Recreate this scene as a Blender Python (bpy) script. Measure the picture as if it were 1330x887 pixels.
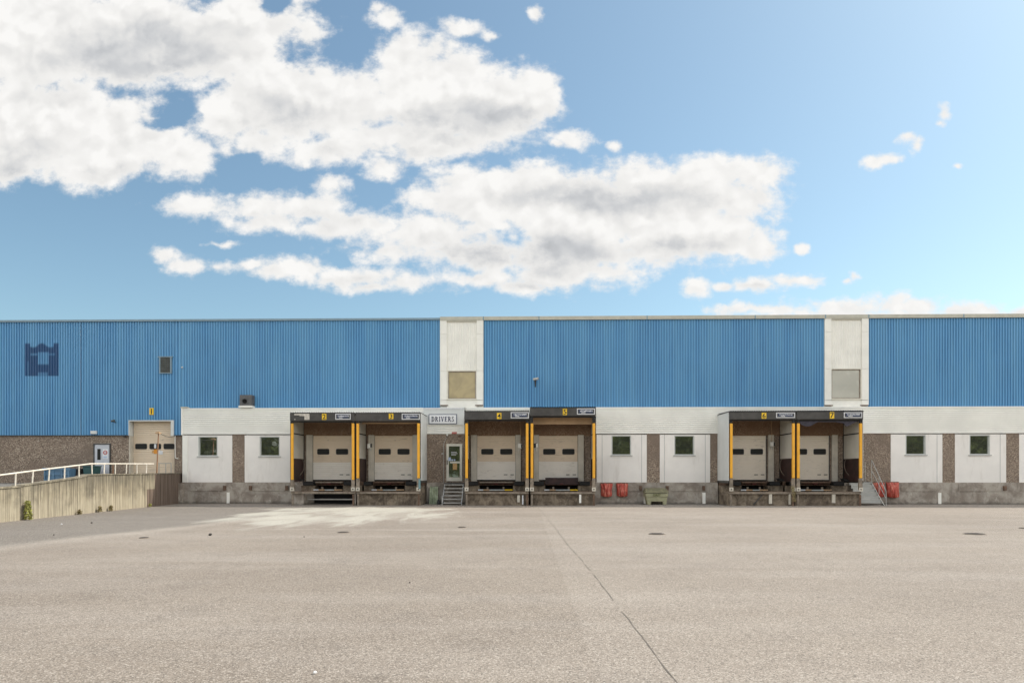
import bpy, math, random
from mathutils import Vector
random.seed(7)
R = math.radians
for o in list(bpy.data.objects): bpy.data.objects.remove(o)
SC = bpy.context.scene
COL = SC.collection

# ------------------------------------------------------------ camera
F = 878.0                      # focal length in photo pixels (1330 wide)
CXP, HZ = 665.0, 617.0         # principal column, horizon row
CAMZ = 1.55
TH = R(1.3)
cam_d = bpy.data.cameras.new('camera'); cam = bpy.data.objects.new('camera', cam_d); COL.objects.link(cam)
cam.location = (0, 0, CAMZ); cam.rotation_euler = (R(90), 0, TH)
cam_d.sensor_width = 36; cam_d.lens = F/1330*36
cam_d.shift_y = (HZ-443.5)/1330
cam_d.clip_start = 0.1; cam_d.clip_end = 2000
SC.camera = cam

def ray(px, py):
    a = (px-CXP)/F
    return (a*math.cos(TH)-math.sin(TH), a*math.sin(TH)+math.cos(TH), (HZ-py)/F)
def X(px, Y):
    d = ray(px, 0); return d[0]/d[1]*Y
def Z(px, py, Y):
    d = ray(px, py); return CAMZ+d[2]/d[1]*Y
def G(px, py, z=0.0):
    d = ray(px, py); t = (z-CAMZ)/d[2]; return (d[0]*t, d[1]*t)

# ------------------------------------------------------------ light
SUN_EL, SUN_AZ = R(50), R(64)      # azimuth measured from +Y towards +X
EXPOSURE = 0.25
sd = bpy.data.lights.new('sun', 'SUN'); sd.energy = 3.15; sd.angle = R(0.5); sd.color = (1, .93, .83)
sun = bpy.data.objects.new('sun', sd); COL.objects.link(sun)
sv = Vector((math.sin(SUN_AZ)*math.cos(SUN_EL), math.cos(SUN_AZ)*math.cos(SUN_EL), math.sin(SUN_EL)))
sun.rotation_euler = sv.to_track_quat('Z', 'Y').to_euler(); sun.location = (60, 60, 80)

vs = SC.view_settings
SC.display_settings.display_device = 'sRGB'
vs.view_transform = 'Standard'; vs.look = 'None'; vs.exposure = EXPOSURE; vs.gamma = 1; vs.use_curve_mapping = False

# ------------------------------------------------------------ node helper
class NT:
    def __init__(s, tree): s.t = tree; s.n = tree.nodes; s.l = tree.links
    def new(s, typ, **kw):
        nd = s.n.new(typ)
        for k, v in kw.items(): setattr(nd, k, v)
        return nd
    def put(s, sock, v):
        if hasattr(v, 'is_output') or isinstance(v, bpy.types.NodeSocket): s.l.new(v, sock)
        else: sock.default_value = v
    def math(s, op, a, b=None, c=None, clamp=False):
        nd = s.new('ShaderNodeMath', operation=op, use_clamp=clamp)
        s.put(nd.inputs[0], a)
        if b is not None: s.put(nd.inputs[1], b)
        if c is not None: s.put(nd.inputs[2], c)
        return nd.outputs[0]
    def vmath(s, op, a, b=None):
        nd = s.new('ShaderNodeVectorMath', operation=op)
        s.put(nd.inputs[0], a)
        if b is not None: s.put(nd.inputs[1], b)
        return nd.outputs['Value'] if op in ('LENGTH', 'DOT_PRODUCT') else nd.outputs[0]
    def step(s, v, lo, hi, a=0.0, b=1.0):
        nd = s.new('ShaderNodeMapRange', interpolation_type='SMOOTHSTEP')
        s.put(nd.inputs[0], v)
        for i, q in enumerate((lo, hi, a, b)): s.put(nd.inputs[i+1], q)
        return nd.outputs[0]
    def noise(s, vec, scale, detail=4, rough=.5, dist=0.0, out=0):
        nd = s.new('ShaderNodeTexNoise'); s.put(nd.inputs['Vector'], vec)
        nd.inputs['Scale'].default_value = scale; nd.inputs['Detail'].default_value = detail
        nd.inputs['Roughness'].default_value = rough; nd.inputs['Distortion'].default_value = dist
        return nd.outputs[out]
    def voro(s, vec, scale, out='Distance', feature='F1'):
        nd = s.new('ShaderNodeTexVoronoi', feature=feature); s.put(nd.inputs['Vector'], vec)
        nd.inputs['Scale'].default_value = scale
        return nd.outputs[out]
    def mix(s, f, a, b, blend='MIX'):
        nd = s.new('ShaderNodeMix', data_type='RGBA', blend_type=blend)
        s.put(nd.inputs[0], f); s.put(nd.inputs[6], col4(a)); s.put(nd.inputs[7], col4(b))
        return nd.outputs[2]
    def scale(s, vec, xyz):
        nd = s.new('ShaderNodeVectorMath', operation='MULTIPLY')
        s.put(nd.inputs[0], vec); nd.inputs[1].default_value = xyz
        return nd.outputs[0]
    def comb(s, x, y, z):
        nd = s.new('ShaderNodeCombineXYZ')
        for i, q in enumerate((x, y, z)): s.put(nd.inputs[i], q)
        return nd.outputs[0]
    def sep(s, v):
        nd = s.new('ShaderNodeSeparateXYZ'); s.put(nd.inputs[0], v); return nd.outputs
def col4(c):
    if isinstance(c, tuple) and len(c) == 3: return (*c, 1)
    return c

# ------------------------------------------------------------ sky
W = bpy.data.worlds.new('World'); SC.world = W; W.use_nodes = True
t = NT(W.node_tree); t.n.clear()
sky = t.new('ShaderNodeTexSky', sky_type='NISHITA')
sky.sun_disc = False; sky.sun_elevation = SUN_EL; sky.sun_rotation = SUN_AZ
sky.altitude = 0; sky.air_density = 1.0; sky.dust_density = 1.3; sky.ozone_density = 2.0
dirv = t.new('ShaderNodeTexCoord').outputs['Generated']
dx, dy, dz = t.sep(dirv)
ysafe = t.math('MAXIMUM', dy, 0.02)
uv = t.comb(t.math('DIVIDE', dx, ysafe), t.math('DIVIDE', dz, ysafe), 0.0)
def suv(px, py):
    d = ray(px, py); return d[0]/d[1], d[2]/d[1]
CLOUDS = [  # px, py, rx, ry in the direction plane of the north sky
 (40,40,120,110),(150,50,150,80),(270,60,130,62),(60,165,125,72),(130,205,85,46),(165,170,95,55),(235,200,50,30),(10,200,60,48),
 (330,30,90,48),(400,45,30,26),(370,130,110,62),(440,140,90,52),(300,150,60,40),(470,180,70,34),(420,195,60,26),(335,185,60,24),
 (560,120,95,62),(640,145,90,58),(525,75,44,42),(560,70,40,30),(690,125,48,44),(615,95,60,34),(540,180,85,34),(500,215,30,18),(600,185,60,22),(715,135,24,30),
 (741,179,31,16),(722,186,14,8),(801,190,10,8),(505,20,20,20),(492,8,12,10),(600,36,30,11),(635,46,14,8),(698,18,9,11),
 (250,262,60,13),(330,268,75,20),(400,270,60,22),(425,238,26,15),(470,288,50,18),(350,290,60,16),(420,300,70,16),
 (600,235,60,26),(570,255,50,26),(640,260,110,48),(560,300,110,34),(720,250,60,40),(760,275,120,58),(830,235,75,38),(860,270,100,58),(920,225,60,30),(985,228,50,27),(960,260,62,40),
 (940,300,72,44),(975,320,36,26),(870,320,100,34),(740,320,130,42),(640,325,120,36),(720,355,90,30),(500,320,90,22),(790,350,60,22),
 (215,330,26,12),(255,342,34,16),(320,345,45,12),(390,348,60,14),(460,358,70,16),(530,365,42,15),(480,372,50,10),(620,362,70,20),(680,375,50,12),(290,316,26,6),(285,345,30,12),(240,345,26,12),(350,352,50,11),
 (900,374,18,13),(938,374,14,6),(985,372,34,12),(1030,367,40,10),(1043,323,9,7),(1106,357,10,9),(1098,363,8,5),
 (1133,212,17,11),(1153,206,19,8),(1176,180,17,12),(1190,190,11,13),(1229,148,13,13),(1224,161,10,8),(1243,217,10,5),
 (1000,405,90,9),(1090,400,80,15),(1180,397,80,17),(1250,402,80,12),(1330,405,50,11),(1130,408,220,9)]
GREYS = [(180,70,130,42,.8),(60,120,60,25,.5),(30,215,60,30,.75),(130,225,50,14,.5),(360,160,60,26,.7),(450,195,60,12,.5),(610,160,110,26,.8),(545,195,50,12,.5),
 (790,258,115,20,.9),(900,262,50,12,.5),(660,330,150,26,1.0),(560,322,80,15,.6),(430,285,60,10,.5),(330,283,50,8,.4),(890,318,80,14,.75),(720,374,90,10,.8),(860,345,50,10,.6),(450,366,70,8,.6),(270,350,40,6,.4),(980,377,50,6,.6)]
HOLES = [(228,146,34,20),(215,160,30,9),(362,6,20,14),(310,208,30,10)]
warp = t.noise(uv, 9.0, 5, .6, out=1)
uvw = t.vmath('ADD', uv, t.scale(t.vmath('SUBTRACT', warp, (.5,.5,.5)), (.045,.030,0)))
def dist(vec, cx, cy, rx, ry):
    u, v = suv(cx, cy)
    return t.vmath('LENGTH', t.vmath('MULTIPLY', t.vmath('SUBTRACT', vec, (u, v, 0)), (F/rx, F/ry, 0)))
def cloud_field(vec, holes=True):
    field = None
    for (cx, cy, rx, ry) in CLOUDS:
        k = min(1.5, max(.62, min(rx, ry)/38.0))
        q = t.math('MULTIPLY_ADD', dist(vec, cx, cy, rx, ry), -k, k)
        field = q if field is None else t.math('SMOOTH_MAX', field, q, .18)
    if holes:
        for (cx, cy, rx, ry) in HOLES:
            q = t.math('MULTIPLY_ADD', dist(vec, cx, cy, rx, ry), .8, -.70)
            field = t.math('SMOOTH_MIN', field, q, .15)
    return field
field = cloud_field(uvw)
bw = t.noise(uv, 16.0, 4, .6, out=1)
puv = t.vmath('ADD', t.scale(uv, (1, 1.25, 1)), t.scale(t.vmath('SUBTRACT', bw, (.5,.5,.5)), (.055,.05,0)))
def puffs(vec):
    tot = None
    for sc_, w_ in ((9.5, .42), (21.0, .34), (48.0, .20)):
        nd = t.new('ShaderNodeTexVoronoi', feature='SMOOTH_F1'); t.put(nd.inputs['Vector'], vec)
        nd.inputs['Scale'].default_value = sc_; nd.inputs['Smoothness'].default_value = .45
        nd.voronoi_dimensions = '2D'
        q = t.math('MULTIPLY_ADD', nd.outputs['Distance'], -w_, w_*.42)
        tot = q if tot is None else t.math('ADD', tot, q)
    return tot
n1 = t.noise(t.scale(uv, (1, 1.3, 1)), 13, 9, .62, .15)
n2 = t.noise(t.scale(uv, (1, 1.3, 1)), 60, 6, .65)
P0 = puffs(puv)
P1 = puffs(t.vmath('ADD', puv, (.010, .020, 0)))
wisp = t.math('ADD', t.math('MULTIPLY', t.math('SUBTRACT', n1, .5), 1.25), t.math('MULTIPLY', t.math('SUBTRACT', n2, .5), .75))
dens = t.math('ADD', t.math('ADD', field, P0), t.math('ADD', wisp, .05))
relief = t.math('MINIMUM', t.math('MAXIMUM', t.math('SUBTRACT', P0, P1), -.22), .22)    # towards the sun the cloud thins: lit side
alpha_f = t.math('POWER', t.step(dens, -.12, .50), 1.15)
thick = t.step(dens, .15, 1.0)
gsum = None
gw = t.vmath('ADD', uvw, t.scale(t.vmath('SUBTRACT', bw, (.5,.5,.5)), (.07,.05,0)))
for (cx, cy, rx, ry, w_) in GREYS:
    q = t.math('MULTIPLY', t.step(dist(gw, cx, cy, rx, ry), 1.55, .25), w_)
    gsum = q if gsum is None else t.math('MAXIMUM', gsum, q)
grey = t.math('MULTIPLY', thick, gsum)
grey = t.math('MULTIPLY', grey, t.step(n1, .30, .62, .55, 1.0))
lit = t.math('ADD', t.math('SUBTRACT', 1.03, t.math('MULTIPLY', grey, .42)), t.math('MULTIPLY', relief, t.math('MULTIPLY_ADD', thick, .36, .12)))
lit = t.math('ADD', lit, t.math('MULTIPLY', t.math('SUBTRACT', n1, .5), .14))
lit = t.math('ADD', lit, t.math('MULTIPLY', t.math('SUBTRACT', n2, .5), .08))
lit = t.math('MINIMUM', t.math('MAXIMUM', lit, .55), 1.08)
warmth = t.mix(t.step(lit, .62, .98), (.94,.965,1.0), (1.0,.99,.97))
cf = t.vmath('MULTIPLY', warmth, t.comb(lit, lit, lit))
CLOUD_GAIN = 6.5
cf = t.scale(cf, (CLOUD_GAIN,)*3)
# rest of the dome: unseen clouds added, very bright and warm, to fill the shaded facade
pz = t.math('MAXIMUM', dz, .06)
pl = t.comb(t.math('DIVIDE', dx, pz), t.math('DIVIDE', dy, pz), 3.0)
m1 = t.noise(pl, .9, 7, .58, .3)
back_a = t.math('MULTIPLY', t.step(m1, .44, .58), t.step(dz, .0, .08))
front = t.step(dy, .28, .36)
bc = t.vmath('MULTIPLY', (1.0, .95, .88), t.comb(*[t.step(m1, .5, .8, 22.5, 16.0)]*3))
skyc = t.vmath('MULTIPLY', sky.outputs[0], (1.07, 1.24, 1.13))
lum = t.new('ShaderNodeRGBToBW'); t.l.new(skyc, lum.inputs[0])
skyc = t.mix(.08, skyc, t.comb(*[t.math('MULTIPLY', lum.outputs[0], 1.04)]*3))
bgf = t.new('ShaderNodeBackground'); t.put(bgf.inputs[0], t.mix(alpha_f, skyc, cf)); bgf.inputs[1].default_value = 0.115
bgb = t.new('ShaderNodeBackground'); t.put(bgb.inputs[0], t.mix(back_a, skyc, bc)); bgb.inputs[1].default_value = 0.115
msh = t.new('ShaderNodeMixShader'); t.put(msh.inputs[0], t.math('MULTIPLY', front, t.step(dz, -.02, 0.0)))
t.l.new(bgb.outputs[0], msh.inputs[1]); t.l.new(bgf.outputs[0], msh.inputs[2])
t.l.new(msh.outputs[0], t.new('ShaderNodeOutputWorld').inputs[0])
W.cycles.sampling_method = 'MANUAL'; W.cycles.sample_map_resolution = 512

# ------------------------------------------------------------ materials
MATS = {}
def mat(name, base, rough=.6, metal=0.0, spec=.5, var=.0, vscale=3.0, bump=0.0, bscale=30.0, fn=None):
    m = bpy.data.materials.new(name); m.use_nodes = True
    q = NT(m.node_tree); b = q.n['Principled BSDF']
    b.inputs['Roughness'].default_value = rough; b.inputs['Metallic'].default_value = metal
    b.inputs['Specular IOR Level'].default_value = spec
    obj = q.new('ShaderNodeTexCoord').outputs['Object']
    wpos = q.new('ShaderNodeNewGeometry').outputs['Position']
    c = base
    if var:
        n = q.noise(wpos, vscale, 6, .6)
        c = q.mix(q.step(n, .3, .7), tuple(x*(1-var) for x in base), tuple(min(1, x*(1+var*.6)) for x in base))
    if fn: c = fn(q, wpos, c, b)
    if hasattr(c, 'is_output'): q.l.new(c, b.inputs['Base Color'])
    else: b.inputs['Base Color'].default_value = col4(c)
    if bump:
        bn = q.new('ShaderNodeBump'); bn.inputs['Strength'].default_value = bump; bn.inputs['Distance'].default_value = .01
        q.l.new(q.noise(wpos, bscale, 5, .6), bn.inputs['Height']); q.l.new(bn.outputs[0], b.inputs['Normal'])
    MATS[name] = m
    return m

def streaks(lo, hi, amt, dark=(.2,.17,.14), sx=9.0, sz=.7, zlo=None):
    def fn(q, p, c, b):
        s = q.noise(q.scale(p, (sx, sx, sz)), 1.0, 6, .65)
        k = q.math('MULTIPLY', q.step(s, lo, hi), amt)
        return q.mix(k, c, dark)
    return fn

UP_ = 36.75
def blue_fn(q, p, c, b):
    at = q.new('ShaderNodeAttribute'); at.attribute_name = 'fade'
    s = q.noise(q.scale(p, (2.2, 2.2, .16)), 1.0, 5, .6)
    c = q.mix(q.step(s, .35, .7), c, (.10,.275,.46))
    px = q.sep(p)[0]
    ridge_light = q.step(q.sep(p)[1], UP_-.030, UP_-.008, 1, 0)       # rib crowns lightened over darker troughs: relief shading put into the colour
    c = q.mix(q.math('MULTIPLY', ridge_light, .56), c, (.165,.42,.70))
    cell = q.math('FRACT', q.math('MULTIPLY', q.math('FLOOR', q.math('MULTIPLY', px, 1.0)), .37))
    c = q.mix(q.math('MULTIPLY', cell, .22), c, (.13,.35,.57))
    # sheet lap lines: one faint horizontal lap
    return q.mix(at.outputs['Fac'], c, (.002,.045,.15))
mat('blue_cladding', (.046,.195,.40), rough=.42, spec=.5, var=.10, vscale=.6, fn=blue_fn)
mat('cream_band', (.84,.825,.765), rough=.5, var=.06, vscale=.8, fn=streaks(.58,.85,.30,(.42,.36,.28),6,.5))
mat('cream_trim', (.87,.845,.775), rough=.5, var=.06, vscale=1.2, fn=streaks(.6,.9,.3,(.45,.38,.28),8,.5))
mat('white_panel', (.85,.81,.76), rough=.6, var=.06, vscale=.7, fn=streaks(.52,.80,.36,(.42,.36,.29),2.4,.5))
mat('grey_trim', (.42,.41,.38), rough=.5, var=.1)
mat('coping_cream', (.50,.48,.40), rough=.5, var=.1)
mat('coping_blue', (.21,.30,.36), rough=.5, var=.1)

def agg_fn(q, p, c, b):
    cell = q.voro(p, 26, out='Color')
    v = q.sep(cell)[0]
    c = q.mix(v, (.12,.085,.062), (.40,.31,.235))
    c = q.mix(q.step(q.sep(cell)[1], .84, .92), c, (.55,.46,.36))
    big = q.noise(p, .7, 4, .6)
    c = q.mix(q.step(big, .3, .75), c, (.20,.150,.115))
    bn = q.new('ShaderNodeBump'); bn.inputs['Strength'].default_value = .7; bn.inputs['Distance'].default_value = .02
    q.l.new(q.voro(p, 26), bn.inputs['Height']); q.l.new(bn.outputs[0], b.inputs['Normal'])
    return c
mat('brown_aggregate', (.2,.15,.11), rough=.85, fn=agg_fn)
mat('orange_brown_aggregate', (.2,.15,.11), rough=.85, fn=lambda q,p,c,b: q.mix(.55, agg_fn(q,p,c,b), (.20,.095,.035)))  # brown aggregate mixed towards a darker orange brown

def conc_fn(q, p, c, b):
    n = q.noise(p, 1.6, 8, .68, .4)
    c = q.mix(q.step(n, .36, .62), (.24,.20,.165), (.42,.375,.32))
    s = q.noise(q.scale(p, (7, 7, .9)), 1, 6, .7)
    c = q.mix(q.math('MULTIPLY', q.step(s, .56, .76), .6), c, (.11,.09,.072))
    w = q.noise(q.scale(p, (3.2, 3.2, 1.5)), 1, 7, .7, .6)
    c = q.mix(q.math('MULTIPLY', q.step(w, .60, .70), .75), c, (.62,.58,.50))
    z = q.sep(p)[2]
    d = q.step(q.math('ADD', z, q.math('MULTIPLY', q.noise(p, 5, 4), .25)), .14, .30, .6, 0)
    return q.mix(d, c, (.05,.045,.035))
mat('stained_concrete', (.3,.27,.23), rough=.9, fn=conc_fn, bump=.4, bscale=18)
def dark_conc(q, p, c, b):
    n = q.noise(p, 2.4, 8, .7, .5)
    c = q.mix(q.step(n, .36, .66), (.09,.066,.046), (.27,.215,.155))
    s = q.noise(q.scale(p, (9, 9, 1.2)), 1, 6, .7)
    return q.mix(q.math('MULTIPLY', q.step(s, .5, .75), .7), c, (.04,.03,.024))
mat('grimy_concrete', (.2,.16,.12), rough=.9, fn=dark_conc, bump=.4, bscale=18)
def board_fn(q, p, c, b):
    s = q.noise(q.scale(p, (1.0, 13, .35)), 1.0, 7, .68)
    c = q.mix(q.step(s, .34, .66), (.20,.168,.115), (.44,.39,.285))
    n = q.noise(p, 1.3, 6, .6)
    c = q.mix(q.math('MULTIPLY', q.step(n, .45, .68), .7), c, (.13,.115,.085))
    zz_ = q.math('ADD', q.sep(p)[2], q.math('MULTIPLY', q.noise(p, 1.8, 4), .8))
    c = q.mix(q.step(zz_, 1.25, .75, 0, .5), c, (.50,.44,.33))
    c = q.mix(q.math('MULTIPLY', q.step(zz_, 1.2, 1.9), q.step(q.noise(q.scale(p, (1, 9, .5)), 1, 5, .6), .35, .6, .3, .85)), c, (.125,.11,.082))
    k = q.noise(q.scale(p, (1.0, 22, .5)), 1.0, 4, .6)
    return q.mix(q.math('MULTIPLY', q.step(k, .54, .66), .6), c, (.06,.052,.04))
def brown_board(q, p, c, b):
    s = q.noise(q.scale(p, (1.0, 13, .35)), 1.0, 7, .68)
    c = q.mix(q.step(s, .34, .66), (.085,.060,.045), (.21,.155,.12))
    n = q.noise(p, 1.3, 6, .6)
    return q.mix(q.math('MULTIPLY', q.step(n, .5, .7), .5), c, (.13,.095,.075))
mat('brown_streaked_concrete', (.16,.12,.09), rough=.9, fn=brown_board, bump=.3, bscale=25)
mat('board_marked_concrete', (.4,.35,.25), rough=.9, fn=board_fn, bump=.3, bscale=25)

def ell(q, p, cx, cy, rx, ry, nz, amp, lo, hi):
    d = q.vmath('LENGTH', q.vmath('MULTIPLY', q.vmath('SUBTRACT', p, (cx, cy, 0)), (1/rx, 1/ry, 0)))
    v = q.math('ADD', q.math('SUBTRACT', 1.0, d), q.math('MULTIPLY', q.math('SUBTRACT', nz, .5), amp))
    return q.step(v, lo, hi)
SEAM_A, SEAM_B = G(700, 660), G(880, 887)
def ground_fn(q, p, c, b):
    big = q.noise(p, .16, 6, .62)
    mid = q.noise(p, 1.1, 6, .65)
    sweep = q.noise(q.scale(p, (.10, .55, 1)), 1.0, 5, .6, .3)
    c = q.mix(q.step(big, .3, .7), (.228,.191,.156), (.288,.246,.203))
    c = q.mix(q.math('MULTIPLY', q.step(sweep, .42, .68), .40), c, (.38,.34,.30))
    c = q.mix(q.math('MULTIPLY', q.step(mid, .46, .72), .32), c, (.165,.142,.123))
    # lighter bay to the right of the seam
    x, y, z = q.sep(p)
    sx = SEAM_A[0]
    side = q.step(x, sx-.02, sx+.02)
    c = q.mix(q.math('MULTIPLY', side, .15), c, (.42,.375,.33))
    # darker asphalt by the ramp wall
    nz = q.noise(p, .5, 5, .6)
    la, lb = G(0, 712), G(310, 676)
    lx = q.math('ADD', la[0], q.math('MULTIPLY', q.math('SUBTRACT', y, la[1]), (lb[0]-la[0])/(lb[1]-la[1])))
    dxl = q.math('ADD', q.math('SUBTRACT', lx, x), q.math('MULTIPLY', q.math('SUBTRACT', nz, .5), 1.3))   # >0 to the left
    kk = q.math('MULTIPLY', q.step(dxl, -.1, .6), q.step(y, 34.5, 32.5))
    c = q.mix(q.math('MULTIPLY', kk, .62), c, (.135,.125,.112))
    l2 = q.math('MULTIPLY', q.step(q.math('ABSOLUTE', dxl), .05, .9, 1, 0), q.step(y, 26, 22))
    c = q.mix(q.math('MULTIPLY', l2, .22), c, (.50,.46,.40))
    # pale efflorescence spreading from the left docks
    ng = q.noise(q.scale(p, (1, .30, 1)), .8, 7, .60, .4)
    ex, ey = -8.3, 33.2
    e1 = ell(q, p, -7.2, 26.5, 4.5, 7.0, ng, 1.7, .0, .40)
    e2 = ell(q, p, -7.8, 30.5, 4.8, 2.2, ng, 1.4, .0, .35)
    e = q.math('MAXIMUM', e1, e2)
    e = q.math('MULTIPLY', e, q.step(q.noise(q.scale(p, (1, .28, 1)), .75, 5, .55, .5), .34, .54, .40, 1.0))
    c = q.mix(q.math('MULTIPLY', e, .85), c, (.50,.48,.415))
    # faint pale drag lines
    ly = q.math('ABSOLUTE', q.math('SUBTRACT', q.math('ADD', y, q.math('MULTIPLY', nz, .8)), 19.6))
    l1 = q.math('MULTIPLY', q.step(ly, .0, .22, 1, 0), q.math('MULTIPLY', q.step(x, -8.5, -6, 0, 1), q.step(x, -.5, 1.0, 1, 0)))
    l1 = q.math('MULTIPLY', l1, .28)
    c = q.mix(l1, c, (.55,.51,.45))
    # grit, stones of the surface dressing
    g1 = q.sep(q.voro(p, 90, out='Color'))[0]
    g2 = q.noise(p, 55, 5, .75)
    c = q.mix(q.math('MULTIPLY', q.step(g1, .70, .95), .42), c, (.66,.60,.53))
    c = q.mix(q.math('MULTIPLY', q.step(g1, .30, .06), .55), c, (.06,.052,.045))
    c = q.mix(q.math('MULTIPLY', q.step(g2, .52, .72), .32), c, (.11,.093,.08))
    bn = q.new('ShaderNodeBump'); bn.inputs['Strength'].default_value = .45; bn.inputs['Distance'].default_value = .006
    q.l.new(q.voro(p, 75), bn.inputs['Height']); q.l.new(bn.outputs[0], b.inputs['Normal'])
    return c
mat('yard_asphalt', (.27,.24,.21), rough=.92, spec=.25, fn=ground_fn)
mat('crack_filler', (.178,.152,.128), rough=.9, var=.35, vscale=3)
mat('ramp_asphalt', (.16,.15,.135), rough=.95, var=.2, vscale=2)

def door_fn(q, p, c, b):
    n = q.noise(q.scale(p, (1.5, 1.5, 2.5)), 1, 5, .6)
    c = q.mix(q.math('MULTIPLY', q.step(n, .5, .8), .25), c, (.42,.34,.25))
    k = q.noise(q.scale(p, (2.2, 1, 7)), 1, 6, .7, .5)
    return q.mix(q.math('MULTIPLY', q.step(k, .58, .70), .38), c, (.24,.19,.15))
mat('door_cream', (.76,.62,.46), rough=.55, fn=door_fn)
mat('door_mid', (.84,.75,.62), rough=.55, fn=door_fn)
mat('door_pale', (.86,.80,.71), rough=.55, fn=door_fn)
mat('jamb_cream', (.60,.55,.46), rough=.6, var=.12, vscale=2, fn=streaks(.52,.8,.5,(.25,.2,.15),6,.8))
mat('door_window', (.03,.03,.03), rough=.12, spec=.5)
mat('door_window_rim', (.018,.018,.018), rough=.6)
mat('yellow_paint', (.84,.41,.03), rough=.5, var=.08, vscale=4, fn=streaks(.60,.85,.5,(.35,.17,.03),10,1.2))
mat('worn_steel', (.27,.22,.17), rough=.65, metal=.2, var=.35, vscale=5)
mat('rusty_steel', (.17,.105,.07), rough=.8, metal=.1, var=.4, vscale=6)
mat('pipe_steel', (.45,.43,.40), rough=.45, metal=.5, var=.2)
mat('galvanised', (.50,.49,.46), rough=.45, metal=.6, var=.2, vscale=5)
mat('canopy_sheet', (.060,.055,.050), rough=.55, var=.3, vscale=2.5, fn=streaks(.55,.8,.25,(.17,.155,.14),5,2))
mat('black_rubber', (.016,.015,.015), rough=.75, var=.3, vscale=5)
mat('void_black', (.010,.009,.008), rough=.95)
mat('oxblood_flap', (.040,.016,.014), rough=.6, var=.5, vscale=3, fn=streaks(.62,.8,.6,(.22,.18,.15),6,1.0))
mat('red_hydraulic', (.10,.010,.008), rough=.5, var=.3)
mat('side_sheet', (.60,.57,.50), rough=.55, var=.10, vscale=1.2, fn=streaks(.56,.85,.4,(.33,.22,.12),5,.6))
mat('outer_sheet', (.66,.67,.65), rough=.55, var=.06, vscale=1.2)
mat('tan_board', (.50,.33,.19), rough=.7, var=.15, vscale=2)
mat('plate_yellow', (.86,.55,.02), rough=.5)
mat('ink_black', (.02,.018,.02), rough=.6)
mat('navy_plate', (.03,.045,.10), rough=.4, var=.2, vscale=6)
mat('navy_ink', (.02,.025,.08), rough=.6)
mat('plate_white', (.68,.68,.69), rough=.45, var=.08, vscale=6)
mat('sign_white', (.78,.78,.78), rough=.45)
mat('sticker_white', (.60,.55,.48), rough=.6, var=.25, vscale=8)
mat('lamp_housing', (.70,.68,.62), rough=.4)
mat('black_plastic', (.02,.02,.02), rough=.5)
mat('frame_grey', (.52,.53,.50), rough=.5, var=.08)
mat('frame_cream', (.72,.68,.58), rough=.5, var=.08)
mat('door_lilac', (.55,.56,.60), rough=.5, var=.05)
mat('sill_grey', (.45,.45,.43), rough=.6, var=.1)
mat('red_notice', (.45,.05,.05), rough=.5)
mat('red_faded', (.50,.16,.13), rough=.6)
mat('orange_notice', (.75,.30,.03), rough=.5)
mat('tan_notice', (.62,.38,.16), rough=.6, var=.2, vscale=10)
mat('paper_white', (.75,.75,.75), rough=.6)
mat('paper_blue', (.50,.58,.72), rough=.6)
mat('railing_paint', (.78,.72,.62), rough=.55, var=.1, vscale=3, fn=streaks(.62,.85,.5,(.35,.16,.07),8,8))
mat('grey_rail', (.33,.32,.30), rough=.5)
mat('orange_pole', (.32,.17,.09), rough=.6, var=.25, vscale=5)
mat('skip_blue', (.12,.225,.34), rough=.5, var=.15, vscale=2)
mat('bin_teal', (.035,.10,.10), rough=.5, var=.2)
mat('louvre_dark', (.075,.08,.07), rough=.5, var=.3, vscale=5)
mat('vent_grey', (.115,.115,.115), rough=.6, var=.25, vscale=5)
def bag_fn(q, p, c, b):
    n = q.noise(q.scale(p, (9, 9, 2.5)), 1, 5, .6)
    c = q.mix(q.step(n, .42, .72), c, (.58,.22,.15))
    n3 = q.noise(q.scale(p, (6, 6, 3)), 1, 4, .6, .8)
    c = q.mix(q.math('MULTIPLY', q.step(n3, .52, .66), .6), c, (.12,.02,.015))
    return c
mat('red_canvas', (.42,.055,.035), rough=.6, fn=bag_fn)
mat('grit_green', (.36,.345,.215), rough=.6, var=.18, vscale=5, fn=streaks(.5,.8,.4,(.22,.2,.09),8,2))
mat('grit_lid', (.19,.175,.10), rough=.7, var=.3, vscale=6)
mat('grit_ink', (.12,.12,.04), rough=.7)
mat('green_board', (.34,.38,.26), rough=.8, var=.3, vscale=5, fn=streaks(.42,.6,.6,(.16,.20,.11),14,1.2))
mat('iron_cover', (.10,.087,.075), rough=.7, metal=.2, var=.3, vscale=12)
mat('leaf', (.34,.34,.10), rough=.7, var=.45, vscale=14)
mat('dry_leaf', (.26,.21,.10), rough=.8, var=.4, vscale=14)
mat('stem', (.12,.10,.04), rough=.9)
mat('tree_leaf', (.17,.20,.05), rough=.7, var=.55, vscale=.8)
mat('bark', (.09,.07,.05), rough=.9, var=.3)
mat('tiny_litter', (.05,.045,.04), rough=.8)
mat('dark_flap', (.035,.028,.045), rough=.5, var=.4, vscale=5)
mat('pipe_teal', (.16,.27,.29), rough=.6, var=.2)

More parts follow.
